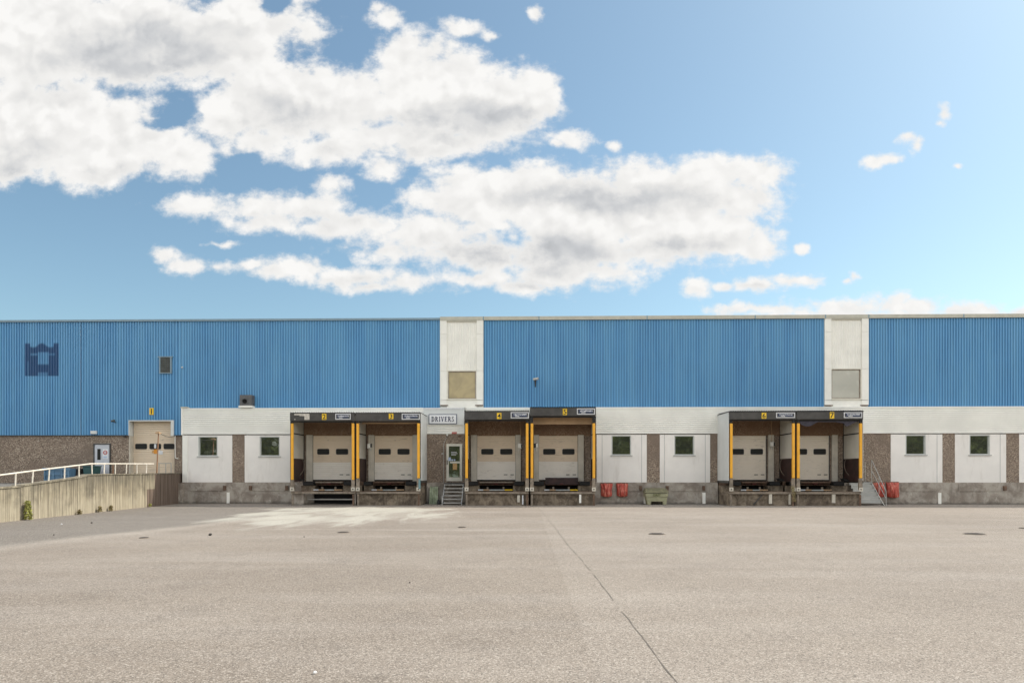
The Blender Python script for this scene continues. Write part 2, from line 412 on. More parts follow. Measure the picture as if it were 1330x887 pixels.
def glass(name, tint, rough=.03, refl=.28):
    m = bpy.data.materials.new(name); m.use_nodes = True
    q = NT(m.node_tree); b = q.n['Principled BSDF']
    p = q.new('ShaderNodeNewGeometry').outputs['Position']
    dk = .55 if max(tint) < .1 else .80
    n = q.noise(p, 4.5 if dk < .6 else 1.1, 5 if dk < .6 else 2, .65, .8)
    q.l.new(q.mix(q.step(n, .42, .66), tuple(x*dk for x in tint), tuple(x*(2.6 if x < .1 else 1) for x in tint)), b.inputs['Base Color'])  # mottling in the base colour stands in for varied reflections in dark panes
    b.inputs['Roughness'].default_value = .5
    g = q.new('ShaderNodeBsdfGlossy'); g.inputs['Roughness'].default_value = rough
    g.inputs['Color'].default_value = (.9,.95,.9,1)
    bn = q.new('ShaderNodeBump'); bn.inputs['Strength'].default_value = .05; bn.inputs['Distance'].default_value = .03
    q.l.new(q.noise(p, 1.3, 2, .5), bn.inputs['Height']); q.l.new(bn.outputs[0], g.inputs['Normal'])
    mx = q.new('ShaderNodeMixShader'); mx.inputs[0].default_value = refl
    q.l.new(b.outputs[0], mx.inputs[1]); q.l.new(g.outputs[0], mx.inputs[2])
    q.l.new(mx.outputs[0], q.n['Material Output'].inputs[0])
    MATS[name] = m
glass('window_glass', (.014,.016,.010), refl=.5)
glass('ochre_glass', (.42,.32,.15), rough=.2, refl=.05)
glass('pale_glass', (.44,.39,.31), rough=.06, refl=.10)

# ------------------------------------------------------------ mesh helper
LOC = {}
class MB:
    def __init__(s): s.v = []; s.f = []; s.m = []; s.cur = 0; s.mats = []; s.smooth = False
    def use(s, m):
        if m not in s.mats: s.mats.append(m)
        s.cur = s.mats.index(m); return s
    def face(s, pts):
        i = len(s.v); s.v += [tuple(p) for p in pts]; s.f.append(tuple(range(i, i+len(pts)))); s.m.append(s.cur)
    def box(s, x0, x1, y0, y1, z0, z1):
        x0, x1 = min(x0,x1), max(x0,x1); y0, y1 = min(y0,y1), max(y0,y1); z0, z1 = min(z0,z1), max(z0,z1)
        i = len(s.v)
        s.v += [(x0,y0,z0),(x1,y0,z0),(x1,y1,z0),(x0,y1,z0),(x0,y0,z1),(x1,y0,z1),(x1,y1,z1),(x0,y1,z1)]
        for f in ((3,2,1,0),(4,5,6,7),(0,1,5,4),(1,2,6,5),(2,3,7,6),(3,0,4,7)):
            s.f.append(tuple(i+k for k in f)); s.m.append(s.cur)
        return s
    def hexa(s, p):     # 8 points: bottom 4 then top 4
        i = len(s.v); s.v += [tuple(q) for q in p]
        for f in ((3,2,1,0),(4,5,6,7),(0,1,5,4),(1,2,6,5),(2,3,7,6),(3,0,4,7)):
            s.f.append(tuple(i+k for k in f)); s.m.append(s.cur)
        return s
    def tube(s, a, b, r, n=8, r2=None, cap=True):
        a, b = Vector(a), Vector(b); d = (b-a).normalized()
        u = d.orthogonal().normalized(); w = d.cross(u); r2 = r if r2 is None else r2
        i = len(s.v)
        for k in range(n):
            t_ = 2*math.pi*k/n; e = u*math.cos(t_)+w*math.sin(t_)
            s.v.append(tuple(a+e*r)); s.v.append(tuple(b+e*r2))
        for k in range(n):
            j = (k+1) % n
            s.f.append((i+2*k, i+2*j, i+2*j+1, i+2*k+1)); s.m.append(s.cur)
        if cap:
            s.f.append(tuple(i+2*k for k in reversed(range(n)))); s.m.append(s.cur)
            s.f.append(tuple(i+2*k+1 for k in range(n))); s.m.append(s.cur)
        return s
    def path(s, pts, r, n=8):
        for a, b in zip(pts, pts[1:]): s.tube(a, b, r, n)
        return s
    def prof(s, pr, y_of, lo, hi, axis='z'):
        """pr: list of (coordinate, depth); sheet extruded from lo to hi"""
        i = len(s.v)
        for (c, d) in pr:
            if axis == 'z': s.v.append((c, y_of-d, lo)); s.v.append((c, y_of-d, hi))
            else: s.v.append((lo, y_of-d, c)); s.v.append((hi, y_of-d, c))
        for k in range(len(pr)-1):
            a = i+2*k
            s.f.append((a, a+2, a+3, a+1) if axis == 'z' else (a, a+1, a+3, a+2)); s.m.append(s.cur)
        return s
    def build(s, name, m=None, parent=None):
        me = bpy.data.meshes.new(name)
        o = bpy.data.objects.new(name, me); COL.objects.link(o)
        base = Vector((0,0,0))
        if parent is not None:
            base = LOC[parent.name]; o.parent = parent
        else:
            xs = [v[0] for v in s.v]; ys = [v[1] for v in s.v]; zs = [v[2] for v in s.v]
            base = Vector(((min(xs)+max(xs))/2, (min(ys)+max(ys))/2, min(zs))); o.location = base
        me.from_pydata([tuple(Vector(v)-base) for v in s.v], [], s.f)
        if s.mats:
            for k in s.mats: me.materials.append(MATS[k])
            for p, k in zip(me.polygons, s.m): p.material_index = k
        if m: 
            me.materials.clear(); me.materials.append(MATS[m])
            for p in me.polygons: p.material_index = 0
        if s.smooth:
            for p in me.polygons: p.use_smooth = True
        me.update()
        LOC[o.name] = base
        return o
def bx(*a): return MB().box(*a)
def bevel(o, w=.006, seg=2):
    m = o.modifiers.new('bevel', 'BEVEL'); m.width = w; m.segments = seg; m.limit_method = 'ANGLE'; return o
def tag(o, label=None, cat=None, group=None, kind=None):
    if label: o['label'] = label
    if cat: o['category'] = cat
    if group: o['group'] = group
    if kind: o['kind'] = kind
    return o
def empty(name, loc):
    o = bpy.data.objects.new(name, None); COL.objects.link(o); o.location = loc; LOC[o.name] = Vector(loc)
    o.empty_display_size = .3
    return o
def rib(x0, x1, pitch=.143, d=.035, first=0.0):
    """trapezoid profile: ridges project towards the camera"""
    pr = []; x = x0+first
    n = int((x1-x0)/pitch); pitch = (x1-x0)/max(1, n)
    for k in range(n):
        a = x0+k*pitch
        pr += [(a, 0), (a+.44*pitch, 0), (a+.54*pitch, d), (a+.90*pitch, d)]
    pr.append((x1, 0))
    return pr
def text_part(txt, x, y, z, h, m, parent, name='lettering', bold=.0, wscale=1.0, align='CENTER'):
    cu = bpy.data.curves.new('t', 'FONT'); cu.body = txt; cu.size = 1; cu.extrude = .012; cu.offset = bold
    cu.align_x = align; cu.align_y = 'CENTER'
    tmp = bpy.data.objects.new('t', cu); COL.objects.link(tmp)
    bpy.context.view_layer.update()
    me = bpy.data.meshes.new_from_object(tmp.evaluated_get(bpy.context.evaluated_depsgraph_get()))
    bpy.data.objects.remove(tmp); bpy.data.curves.remove(cu)
    ys = [v.co.y for v in me.vertices]; s_ = h/(max(ys)-min(ys)); cy = (max(ys)+min(ys))/2
    xs = [v.co.x for v in me.vertices]; cx = (max(xs)+min(xs))/2
    base = LOC[parent.name]
    for v in me.vertices:
        a, b_, c = (v.co.x-cx)*s_*wscale, (v.co.y-cy)*s_, v.co.z*.3
        v.co = Vector((x+a, y-c, z+b_))-base
    me.materials.clear(); me.materials.append(MATS[m])
    o = bpy.data.objects.new(name, me); COL.objects.link(o); o.parent = parent; LOC[o.name] = base
    return o

FP = 36.5     # plane of the low annex
UP = 36.75    # plane of the blue upper wall
FR = 34.5     # front plane of the dock shelters

# ------------------------------------------------------------ ground
g = MB(); g.face([(-300,-200,0),(300,-200,0),(300,500,0),(-300,500,0)])
tag(g.build('ground', 'yard_asphalt'), kind='structure')
# seam between two bays of asphalt
m = MB(); n = 90; ax, ay = SEAM_A; bx_, by_ = SEAM_B; by_ -= 6; 
rs = random.Random(3)
wob = [0]; 
for k in range(n): wob.append(wob[-1]*.85+rs.uniform(-.012,.012))
for k in range(n):
    y0 = ay+1.0+(by_-ay-1.0)*k/n; y1 = ay+1.0+(by_-ay-1.0)*(k+1)/n
    x0 = ax+(SEAM_B[0]-ax)*(y0-ay)/(SEAM_B[1]-ay)+wob[k]; x1 = ax+(SEAM_B[0]-ax)*(y1-ay)/(SEAM_B[1]-ay)+wob[k+1]
    w0 = .001+.006*abs(math.sin(k*1.7)); w1 = .001+.006*abs(math.sin((k+1)*1.7))
    if y0 < 22 and rs.random() < .22: continue
    m.face([(x0-w0,y0,.004),(x1-w1,y1,.004),(x1+w1,y1,.004),(x0+w0,y0,.004)])
tag(m.build('asphalt_seam', 'crack_filler'), kind='structure')

def cover(px, py, wpx, label, k=0):
    x, y = G(px, py); w = wpx/F*y
    root = empty('drain_cover', (x, y, 0)); tag(root, label, 'drain cover', 'iron covers in the yard')
    mm = MB(); n = 20
    mm.tube((x,y,-.02),(x,y,.012), w/2, 24); mm.build('frame_ring', 'worn_steel', root)
    q = MB(); q.tube((x,y,.0),(x,y,.018), w/2*.88, 24)
    for i in range(-2,3): q.box(x-w*.3, x+w*.3, y+i*w*.13-.01, y+i*w*.13+.01, .017, .023)
    q.build('lid', 'iron_cover', root)
cover(853, 693.5, 22, 'dark iron cover in the yard nearest below the green grit bin')
cover(1266, 693.5, 26, 'dark iron cover in the far right of the yard inside the frame')
cover(446, 691.5, 16, 'dark iron cover just below the pale stain in front of the first two docks')
cover(187, 698.5, 12, 'small dark iron cover in the left of the yard near the ramp wall')
cover(600, 685, 12, 'small iron cover in line with the stairs below the drivers sign')
cover(1329, 686, 10, 'iron cover cut by the right edge of the frame')

# loose litter
def pebble(px, py, r, label, m_='tiny_litter', cat='litter', nm='stone'):
    x, y = G(px, py); me = MB(); rr = random.Random(px)
    rings = 5; seg = 8
    for i in range(rings):
        for j in range(seg):
            def P(i_, j_):
                a = math.pi*i_/rings; b_ = 2*math.pi*(j_%seg)/seg
                k = 1+.2*math.sin(j_%seg*2.1+i_)
                return (x+r*k*math.sin(a)*math.cos(b_), y+r*k*math.sin(a)*math.sin(b_), r*.8+r*.8*math.cos(a))
            me.face([P(i+1,j),P(i+1,j+1),P(i,j+1),P(i,j)])
    tag(me.build(nm, m_), label, cat, 'bits lying about the yard')
pebble(273, 695.5, .042, 'small black ball-like lump lying alone on the left yard')
pebble(119, 679.5, .03, 'small dark stone near the foot of the ramp wall', 'iron_cover')
pebble(80, 681.5, .028, 'pale scrap lying near the foot of the ramp wall', 'paper_white', nm='scrap')
pebble(395, 697.5, .018, 'small stone in the yard below the pale stain', 'iron_cover')
pebble(409, 875, .016, 'pale scrap on the near asphalt at the bottom of the frame', 'paper_white', nm='scrap')
pebble(532, 757, .012, 'tiny dark stone in the middle of the yard', 'iron_cover')
pebble(70, 695, .018, 'small dark stone on the grey asphalt at far left', 'iron_cover')

# ------------------------------------------------------------ warehouse
WH = empty('warehouse', (0, 44, 0))
tag(WH, 'long low warehouse with blue ribbed cladding above a cream band and brown aggregate base', 'warehouse')
def ROOFZ(px): return Z(px, 412 if px > 570 else 413.2, UP)
XL, XR = -40.0, 42.0
RZ = 10.12
x_split = X(571.5, UP); xa0 = X(236.2, FP)
pil = [(571.8, 627.8), (1070.3, 1127.3)]
zb = Z(665, 529, UP)     # bottom of blue above the band
zl = Z(100, 565.3, UP)   # bottom of blue at the left
def blue(x0, x1, z0, z1, name='blue_cladding', m='blue_cladding'):
    q = MB(); q.prof(rib(x0, x1), UP, z0, z1); return q.build(name, m, WH)
ztop = RZ-.13
dxL, dxR = X(167.5, UP), X(226.3, UP); dzt = Z(197, 545.6, UP)
seam105 = X(105, UP)
blue(XL, seam105-.01, zl, ztop)
blue(seam105+.01, dxL, zl, ztop)
blue(dxL, dxR, dzt, ztop)
blue(dxR, xa0, zl, ztop)
blue(xa0, x_split, zb-.05, ztop)
blue(X(628.2,UP), X(1070,UP), zb-.05, ztop)
blue(X(1127.6,UP), XR, zb-.05, ztop)
bx(seam105-.012, seam105+.012, UP-.045, UP-.036, zl, ztop).build('joint_cover', 'blue_cladding', WH)
# backing wall / shell and roof
sh = MB()
sh.box(XL, dxL, UP+.03, UP+.2, 3.2, ztop); sh.box(dxR, XR, UP+.03, UP+.2, 3.2, ztop); sh.box(dxL, dxR, UP+.03, UP+.2, dzt, ztop)
sh.box(XL, XR, UP+.9, 70, .0, ztop-.3)
sh.build('shell', 'cream_band', WH)
rf = MB(); rf.box(XL, x_split, UP-.10, UP+.25, ztop, RZ-.02); rf.build('coping', 'coping_blue', WH)
rf = MB(); rf.box(x_split+.01, XR, UP-.12, UP+.25, ztop-.03, RZ+.03); rf.build('coping', 'coping_cream', WH)
for px in (628, 700, 840, 980, 1071, 1127, 1250):
    xx = X(px, UP); bx(xx-.03, xx+.03, UP-.125, UP-.12, ztop-.03, RZ+.03).build('coping_joint', 'coping_blue', WH)
mr = MB(); mr.box(XL, XR, UP+.25, 70, ztop-.28, RZ-.35); mr.build('roof', 'grey_trim', WH)
# faded crest on the cladding: a dark patch that follows every rib
def crest(u, v):
    # u 0..1 left to right, v 0..1 bottom to top, returns darkness
    def bxm(a, b, c, d, s=.02):
        f = lambda t_, lo, hi, w: max(0, min(1, (t_-lo)/w+.5))*max(0, min(1, (hi-t_)/w+.5))
        return f(u, a, b, s)*f(v, c, d, .05)
    top = .86
    if u < .15 or u > .85: top = .985
    elif .34 < u < .66: top = .985-.10*abs((u-.5)/.16)**2
    else: top = .885+.06*math.cos((u-.25 if u < .5 else u-.75)*20)*-.3
    body = max(0, min(1, (top-v)/.06+.5))*max(0, min(1, v/.03))*max(0, min(1, u/.02))*max(0, min(1, (1-u)/.02))
    light = max(bxm(.385,.70,.36,.72)*.80, bxm(.18,.37,.63,.68)*.65, bxm(.70,.87,.63,.68)*.5, bxm(.39,.67,0,.12)*.55, bxm(.07,.12,.0,.45)*.4)
    return body*(1-light)*.92
cx0, cx1 = X(32.3,UP), X(77.3,UP); cz0, cz1 = Z(55,489,UP), Z(55,445.3,UP)
prl = rib(XL, seam105-.01)
pts = []
for (a, da), (b_, db) in zip(prl, prl[1:]):
    if b_ < cx0 or a > cx1: continue
    k = 2 if abs(b_-a) > .03 else 1
    for j in range(k): pts.append((a+(b_-a)*j/k, da+(db-da)*j/k))
nz_ = 60; cm = MB(); vals = []
for (a, d) in pts:
    for j in range(nz_+1):
        cm.v.append((a, UP-d-.003, cz0+(cz1-cz0)*j/nz_)); vals.append(crest((a-cx0)/(cx1-cx0), j/nz_))
for i in range(len(pts)-1):
    for j in range(nz_):
        p = i*(nz_+1)+j; cm.f.append((p, p+nz_+1, p+nz_+2, p+1)); cm.m.append(0)
oc = cm.build('faded_crest', 'blue_cladding', WH)
at = oc.data.attributes.new('fade', 'FLOAT', 'POINT'); at.data.foreach_set('value', vals)
tag(oc, 'dark navy ghost of a removed crest with three peaks and a pale letter shape')
# the other cladding needs a zero attribute
# band: horizontal ribs
def band(px0, px1, y0=530, y1=564.5, name='cream_band', x0=None, x1=None):
    a = X(px0, FP) if x0 is None else x0; b_ = X(px1, FP) if x1 is None else x1
    z1 = Z(665, y0-.5, FP); z0 = Z(665, y1-1.2, FP)
    q = MB(); pr = rib(z0+.10, z1-.06, .098, .022); q.prof(pr, FP, a, b_, 'x')
    q.box(a, b_, FP-.03, FP+.22, z1-.06, z1+.015)     # top flashing
    q.box(a, b_, FP-.035, FP+.1, z0, z0+.10)          # bottom trim
    q.box(a, b_, FP+.01, FP+.2, z0+.10, z1-.06)
    return q.build(name, 'cream_band', WH)
band(236.2, 550)
band(550, 605.2, 552, 564.5)
band(605.2, 0, x1=XR)
zB0 = Z(665, 564.6, FP)           # bottom of the band
bx(xa0-.02, xa0+.06, FP-.05, UP+.02, Z(237,564.8,FP), Z(237,529.2,FP)).build('corner_trim', 'cream_trim', WH)
bx(xa0-.04, X(243.5,FP), FP-.07, UP, Z(240,530,FP), Z(240,528.3,FP)).build('corner_cap', 'coping_cream', WH)
bx(XL, dxL, UP-.05, UP+.02, zl-.035, zl+.01).build('drip_trim', 'canopy_sheet', WH)
bx(dxR, xa0, UP-.05, UP+.02, zl-.035, zl+.01).build('drip_trim', 'canopy_sheet', WH)
# white bays
def bay(p0, p1, wx0, wx1, wy0, wy1, gm, label):
    x0, x1 = X(p0, UP), X(p1, UP); a, b_ = x0+.36, x1-.36
    z1 = ztop; z0 = Z(p0, 526, UP); c = (p0+p1)/2
    wz1, wz0 = Z(c, wy0, UP), Z(c, wy1, UP); wa, wb = X(wx0, UP), X(wx1, UP)
    q = MB(); q.prof(rib(a, b_, .12, .018), UP-.01, wz1+.05, z1-.06)
    q.box(a, b_, UP+.0, UP+.03, wz1+.05, z1); q.build('cream_ribbed_panel', 'cream_trim', WH)
    for (s0, s1, zz0) in ((x0, a, z0), (b_, x1, z0)):
        for (h0, h1) in ((zz0, wz0+(wz1-wz0)*.02-.1), (wz0-.09, wz1+.02), (wz1+.03, wz1+2.0), (wz1+2.01, z1)):
            bx(s0, s1, UP-.09, UP+.0, h0, h1).build('bay_trim', 'cream_trim', WH)
    bx(a, b_, UP-.05, UP+.0, Z(c, 529, UP)-.02, wz0-.06).build('bay_apron', 'cream_trim', WH)
    bx(a-.0, b_, UP-.09, UP, z1-.10, z1-.031).build('bay_head', 'coping_cream', WH)
    w = MB(); t_ = .055
    w.box(a, wa, UP-.07, UP, wz0-.06, wz1+.05); w.box(wb, b_, UP-.07, UP, wz0-.06, wz1+.05)
    w.box(wa, wb, UP-.075, UP, wz1, wz1+.05); w.box(a, b_, UP-.11, UP, wz0-.06, wz0)
    wo = w.build('window', 'frame_cream', WH); tag(wo, label)
    bx(wa, wb, UP-.02, UP-.01, wz0, wz1).build('pane', gm, wo)
    g_ = MB(); g_.box(wa, wa+.04, UP-.045, UP-.02, wz0, wz1); g_.box(wb-.05, wb, UP-.045, UP-.02, wz0, wz1)
    g_.box(wa, wb, UP-.044, UP-.02, wz1-.05, wz1); g_.box(wa, wb, UP-.044, UP-.02, wz0, wz0+.04)
    g_.build('frame', 'worn_steel', wo)
    for s0, s1 in ((x0, a+.1), (b_-.1, x1)):
        bx(s0+.02, s1-.02, UP-.085, UP-.01, z0-.05, z0-.005).build('bay_foot', 'rusty_steel', WH)
    return wo
bay(*pil[0], 582.3, 618.2, 482.3, 518, 'ochre_glass', 'square upper window with ochre pane in the left cream bay')
w2 = bay(*pil[1], 1079.3, 1117, 479.8, 517.8, 'pale_glass', 'square upper window with pale reflections in the right cream bay')

# lower wall: list of (kind, px0, px1)
zT, zP = zB0, Z(665, 626.3, FP)
def agg(px0, px1, x1=None):
    bx(X(px0,FP), X(px1,FP) if x1 is None else x1, FP+.012, FP+.2, zP-.02, zT+.05).build('aggregate_panel', 'brown_aggregate', WH)
def panel(px0, px1, win=None, seams=(), x1=None, wlab=None):
    a = X(px0,FP); b_ = X(px1,FP) if x1 is None else x1
    q = MB()
    if win:
        w0, w1, y0, y1 = win; wa, wb = X(w0,FP), X(w1,FP); c = (w0+w1)/2
        wz1, wz0 = Z(c,y0,FP), Z(c,y1,FP)
        q.box(a, wa, FP, FP+.2, zP, zT); q.box(wb, b_, FP, FP+.2, zP, zT); q.box(wa, wb, FP, FP+.2, zP, wz0)
        if wz1 < zT-.002: q.box(wa, wb, FP, FP+.2, wz1, zT)
        f = MB(); s_ = .05
        f.box(wa, wa+s_, FP+.01, FP+.14, wz0, wz1); f.box(wb-s_, wb, FP+.01, FP+.14, wz0, wz1)
        f.box(wa+s_, wb-s_, FP+.01, FP+.14, wz1-s_, wz1); f.box(wa+s_, wb-s_, FP+.01, FP+.14, wz0, wz0+s_)
        wo = f.build('window', 'frame_grey', WH); tag(wo, wlab)
        bx(wa+s_, wb-s_, FP+.09, FP+.10, wz0+s_, wz1-s_).build('pane', 'window_glass', wo)
        bx(wa-.06, wb+.06, FP-.05, FP+.02, wz0-.055, wz0-.002).build('sill', 'sill_grey', wo)
    else: q.box(a, b_, FP, FP+.2, zP, zT)
    q.build('white_panel', 'white_panel', WH)
    for s_ in seams:
        xx = X(s_, FP); bx(xx-.012, xx+.012, FP-.006, FP, zP, zT-.002).build('panel_seam', 'sill_grey', WH)
panel(244, 301.6, (257.5, 282.6, 566.6, 592.3), (), wlab='square window with green reflections, first on the white panels from the left')
bx(X(237.2,FP), X(244,FP)-.003, FP-.03, FP+.2, zP, zT-.002).build('corner_post', 'cream_trim', WH)
agg(301.6, 317.8)
panel(317.8, 377.3, (337.2, 363.3, 566.6, 592.3), (), wlab='square window with green reflections beside the leftmost dock')
agg(377.3, 551.8)
agg(551.8, 775.0)
panel(775, 840, (794.3, 819.8, 565.4, 591), (782, 833.4), wlab='square dark window to the right of the dock numbered 5')
agg(840, 857)
panel(857, 922.3, (875.8, 901.8, 565.4, 591), (863, 916), wlab='square dark window above and right of the grit bin')
agg(922.3, 1157)
panel(1157, 1224, (1176.2, 1202.6, 564.6, 590.4), (1217,), wlab='square window on the right, above and right of the steel steps')
agg(1224, 1240.4)
panel(1240.4, 1306.8, (1259.2, 1286, 564.6, 590.4), (1299,), wlab='square window nearest the right edge of the frame')
agg(1306.8, 1323.8)
panel(1323.8, 0, x1=XR)
# left brown wall
q = MB()
q.box(XL, X(121,UP), UP+.02, UP+.2, 0, zl-.03); q.box(X(143.8,UP), dxL, UP+.02, UP+.2, 0, zl-.03)
q.box(X(121,UP), X(143.8,UP), UP+.02, UP+.2, Z(132,575.6,UP), zl-.03)
q.box(dxR, xa0+.1, UP+.02, UP+.2, 0, zl-.03)
q.box(X(121,UP), X(143.8,UP), UP+.02, UP+.2, 0, 1.12)
q.box(dxL, dxR, UP+.06, UP+.2, 0, 1.12)
q.build('aggregate_wall', 'brown_aggregate', WH)

# plinth concrete, docks leave gaps
DK = [  # number, front x0, x1, fascia y0,y1, door px range, door bottom, jambs
 dict(n='2', x0=376.8, x1=461.6, fy=(536,546.7), door=(407,456.3), jl=(398.5,406.7), jr=(456.6,465)),
 dict(n='3', x0=462.0, x1=546.6, fy=(536,546.7), door=(486.8,536), jl=(479,486.6), jr=(536.2,543.5)),
 dict(n='4', x0=603.2, x1=687.6, fy=(534,545), door=(619.8,669.4), jl=(612,619.5), jr=(669.7,676.4)),
 dict(n='5', x0=688.0, x1=774.2, fy=(529.2,540.2), door=(699.9,750.2), jl=(693.5,699.7), jr=(750.6,758)),
 dict(n='6', x0=946.6, x1=1033.2, fy=(534.5,544.6), door=(944.5,994.3), jl=(937.5,944.3), jr=(997.2,1004.3)),
 dict(n='7', x0=1033.6, x1=1120.6, fy=(534.2,544.6), door=(1026.5,1076), jl=(1019.5,1026.3), jr=(1079.6,1087)),
]
def base(x0, x1):
    q = MB(); q.box(x0, x1, FP-.02, FP+.2, 0, zP-.003)
    q.box(x0, x1, FP-.06, FP-.02, 0, .62)
    q.box(x0, x1, FP-.09, FP-.06, 0, .11)
    q.build('concrete_plinth', 'stained_concrete', WH)
edges = [xa0-.02]
for a, b_ in ((0,1),(2,3),(4,5)): edges += [X(DK[a]['x0'],FR), X(DK[b_]['x1'],FR)]
edges.append(XR)
for i in range(0, len(edges), 2): base(edges[i], edges[i+1])
# raised frames and pads in the plinth
for p0, p1 in ((293,0),(866,0)): pass
for (a, b_) in ((248,290),(330,371),(1170,1215),(1245,1300),(790,832),(866,915)):
    q = MB(); q.box(X(a,FP), X(b_,FP), FP-.045, FP-.021, .70, 1.07); q.build('plinth_pad', 'stained_concrete', WH)
for px in (297.5, 838, 914, 1219.5):
    bx(X(px,FP)-.09, X(px,FP)+.07, FP-.10, FP-.061, .03, .62).build('pale_cement_strip', 'cream_trim', WH)
for px in (292.5, 326, 373, 831.8, 866.2, 913.5, 1304):
    bx(X(px,FP)-.07, X(px,FP)+.07, FP-.12, FP-.02, .74, .98).build('plinth_bracket', 'rusty_steel', WH)

# DRIVERS boarding and sign
a, b_ = X(550.5,FP), X(603,FP)
bx(a, b_, FP-.10, FP+.2, Z(577,551.7,FP), Z(577,530.4,FP)).build('boarding', 'outer_sheet', WH)
bx(a-.02, b_, FP-.13, FP-.101, Z(577,531.6,FP), Z(577,529.8,FP)).build('boarding_trim', 'plate_white', WH)

SG = empty('drivers_sign', (X(575,FP), FP-.2, Z(575,544,FP)))
tag(SG, 'white sign board reading DRIVERS in navy serif capitals above the entrance door', 'sign')
sx0, sx1, sz0, sz1 = X(556.8,FP-.12), X(593.4,FP-.12), Z(575,550.6,FP-.12), Z(575,537.8,FP-.12)
bx(sx0, sx1, FP-.13, FP-.101, sz0, sz1).build('frame', 'navy_plate', SG)
bx(sx0+.035, sx1-.035, FP-.14, FP-.131, sz0+.035, sz1-.035).build('board', 'sign_white', SG)
# serif capitals as thick and thin strokes
def serif(txt, xc, zc, h, width, y, parent):
    T, t_ = .24, .12
    W_ = {'D':.95,'R':.95,'I':.48,'V':.95,'E':.85,'S':.72}
    q = MB()
    tot = sum(W_[c] for c in txt)+.17*(len(txt)-1); s_ = width/tot; cur = xc-width/2
    yy = [y]
    def B(x0, z0, x1, z1):
        if z1-z0 < .07: z0, z1 = (z0, z0+.085) if z0 < .5 else (z1-.085, z1)
        q.box(cur+x0*s_, cur+x1*s_, yy[0]-.008, yy[0], zc-h/2+z0*h, zc-h/2+z1*h)
    def S(x0, z0, x1, z1, w0):
        p = [(x0-w0/2,z0),(x0+w0/2,z0),(x1+w0/2,z1),(x1-w0/2,z1)]
        P_ = [(cur+a_*s_, zc-h/2+b__*h) for a_, b__ in p]
        q.hexa([(P_[0][0],yy[0]-.008,P_[0][1]),(P_[1][0],yy[0]-.008,P_[1][1]),(P_[1][0],yy[0],P_[1][1]),(P_[0][0],yy[0],P_[0][1]),
                (P_[3][0],yy[0]-.008,P_[3][1]),(P_[2][0],yy[0]-.008,P_[2][1]),(P_[2][0],yy[0],P_[2][1]),(P_[3][0],yy[0],P_[3][1])])
    def arc(cx_, cz_, rx, rz, a0, a1, wo):
        n_ = 12
        for k in range(n_):
            aa, ab = R(a0+(a1-a0)*k/n_), R(a0+(a1-a0)*(k+1)/n_)
            wa_ = wo*(.5+.5*abs(math.cos(aa))); wb_ = wo*(.5+.5*abs(math.cos(ab)))
            pts_ = [(cx_+rx*math.cos(aa), cz_+rz*math.sin(aa)), (cx_+rx*math.cos(ab), cz_+rz*math.sin(ab)),
                    (cx_+(rx-wb_)*math.cos(ab), cz_+(rz-wb_*s_/h)*math.sin(ab)), (cx_+(rx-wa_)*math.cos(aa), cz_+(rz-wa_*s_/h)*math.sin(aa))]
            P_ = [(cur+a_*s_, zc-h/2+b__*h) for a_, b__ in pts_]
            q.face([(p[0], yy[0]-.008, p[1]) for p in P_]); q.face([(p[0], yy[0]-.008, p[1]) for p in reversed(P_)])
    for i, c in enumerate(txt):
        yy[0] = y
        if c in 'DRE':
            B(.1,0,.1+T,1); yy[0] = y-.001; B(0,0,.36,.05); B(0,.95,.36,1)
        if c == 'D': arc(.30,.5,.62,.5,-90,90,T)
        if c == 'R':
            arc(.30,.74,.46,.26,-90,90,T*.9); yy[0] = y-.002; S(.80,.02,.48,.5,T); B(.66,0,.97,.05)
        if c == 'E':
            yy[0] = y-.002; B(.2,.0,.80,.055); B(.2,.945,.76,1); B(.2,.47,.58,.53); B(.73,.0,.80,.25); B(.69,.75,.76,1); B(.52,.38,.58,.62)
        if c == 'I':
            B(.155,0,.155+T,1); yy[0] = y-.001; B(.04,0,.44,.05); B(.04,.95,.44,1)
        if c == 'V':
            S(.48,.0,.18,.98,T); yy[0] = y-.001; S(.48,.0,.78,.98,t_); yy[0] = y-.002; B(.0,.95,.36,1); B(.62,.95,.95,1)
        if c == 'S':
            arc(.36,.74,.29,.26,30,270,T*.8); yy[0] = y-.001; arc(.36,.26,.31,.26,90,-150,T*.8)
            yy[0] = y-.002; B(.58,.72,.63,.97); B(.05,.03,.10,.3)
        cur += (W_[c]+.17)*s_
    return q.build('lettering', 'navy_ink', parent)
serif('DRIVERS', (sx0+sx1)/2, (sz0+sz1)/2, .27, (sx1-sx0)*.80, FP-.141, SG)

# ------------------------------------------------------------ drivers door
D = FP
q = MB(); x0, x1 = X(579.9,D), X(600.4,D); z1, z0 = Z(590,576.3,D), Z(590,624.6,D)
fw = .13
q.box(x0, x0+fw, D-.05, D+.05, z0, z1); q.box(x1-fw, x1, D-.05, D+.05, z0, z1); q.box(x0+fw, x1-fw, D-.05, D+.05, z1-.13, z1)
q.box(x0+fw, x1-fw, D-.05, D+.05, z0, z0+.2); zm = Z(590,600.3,D); q.box(x0+.2, x1-fw, D-.055, D+.04, zm-.05, zm+.05)
dr = q.build('entrance_door', 'frame_cream', WH); tag(dr, 'glazed white framed door at the top of the steps below the DRIVERS sign')
bx(x0+fw, x1-fw, D-.012, D-.002, z0+.2, z1-.13).build('pane', 'window_glass', dr)
q = MB(); cxd = (x0+x1)/2
q.use('paper_white'); 
for k, (zz, l) in enumerate(((.34,.30),(.26,.34),(.19,.26))): q.box(cxd-.17, cxd-.17+l, D-.02, D-.013, zm+.2+zz, zm+.23+zz)
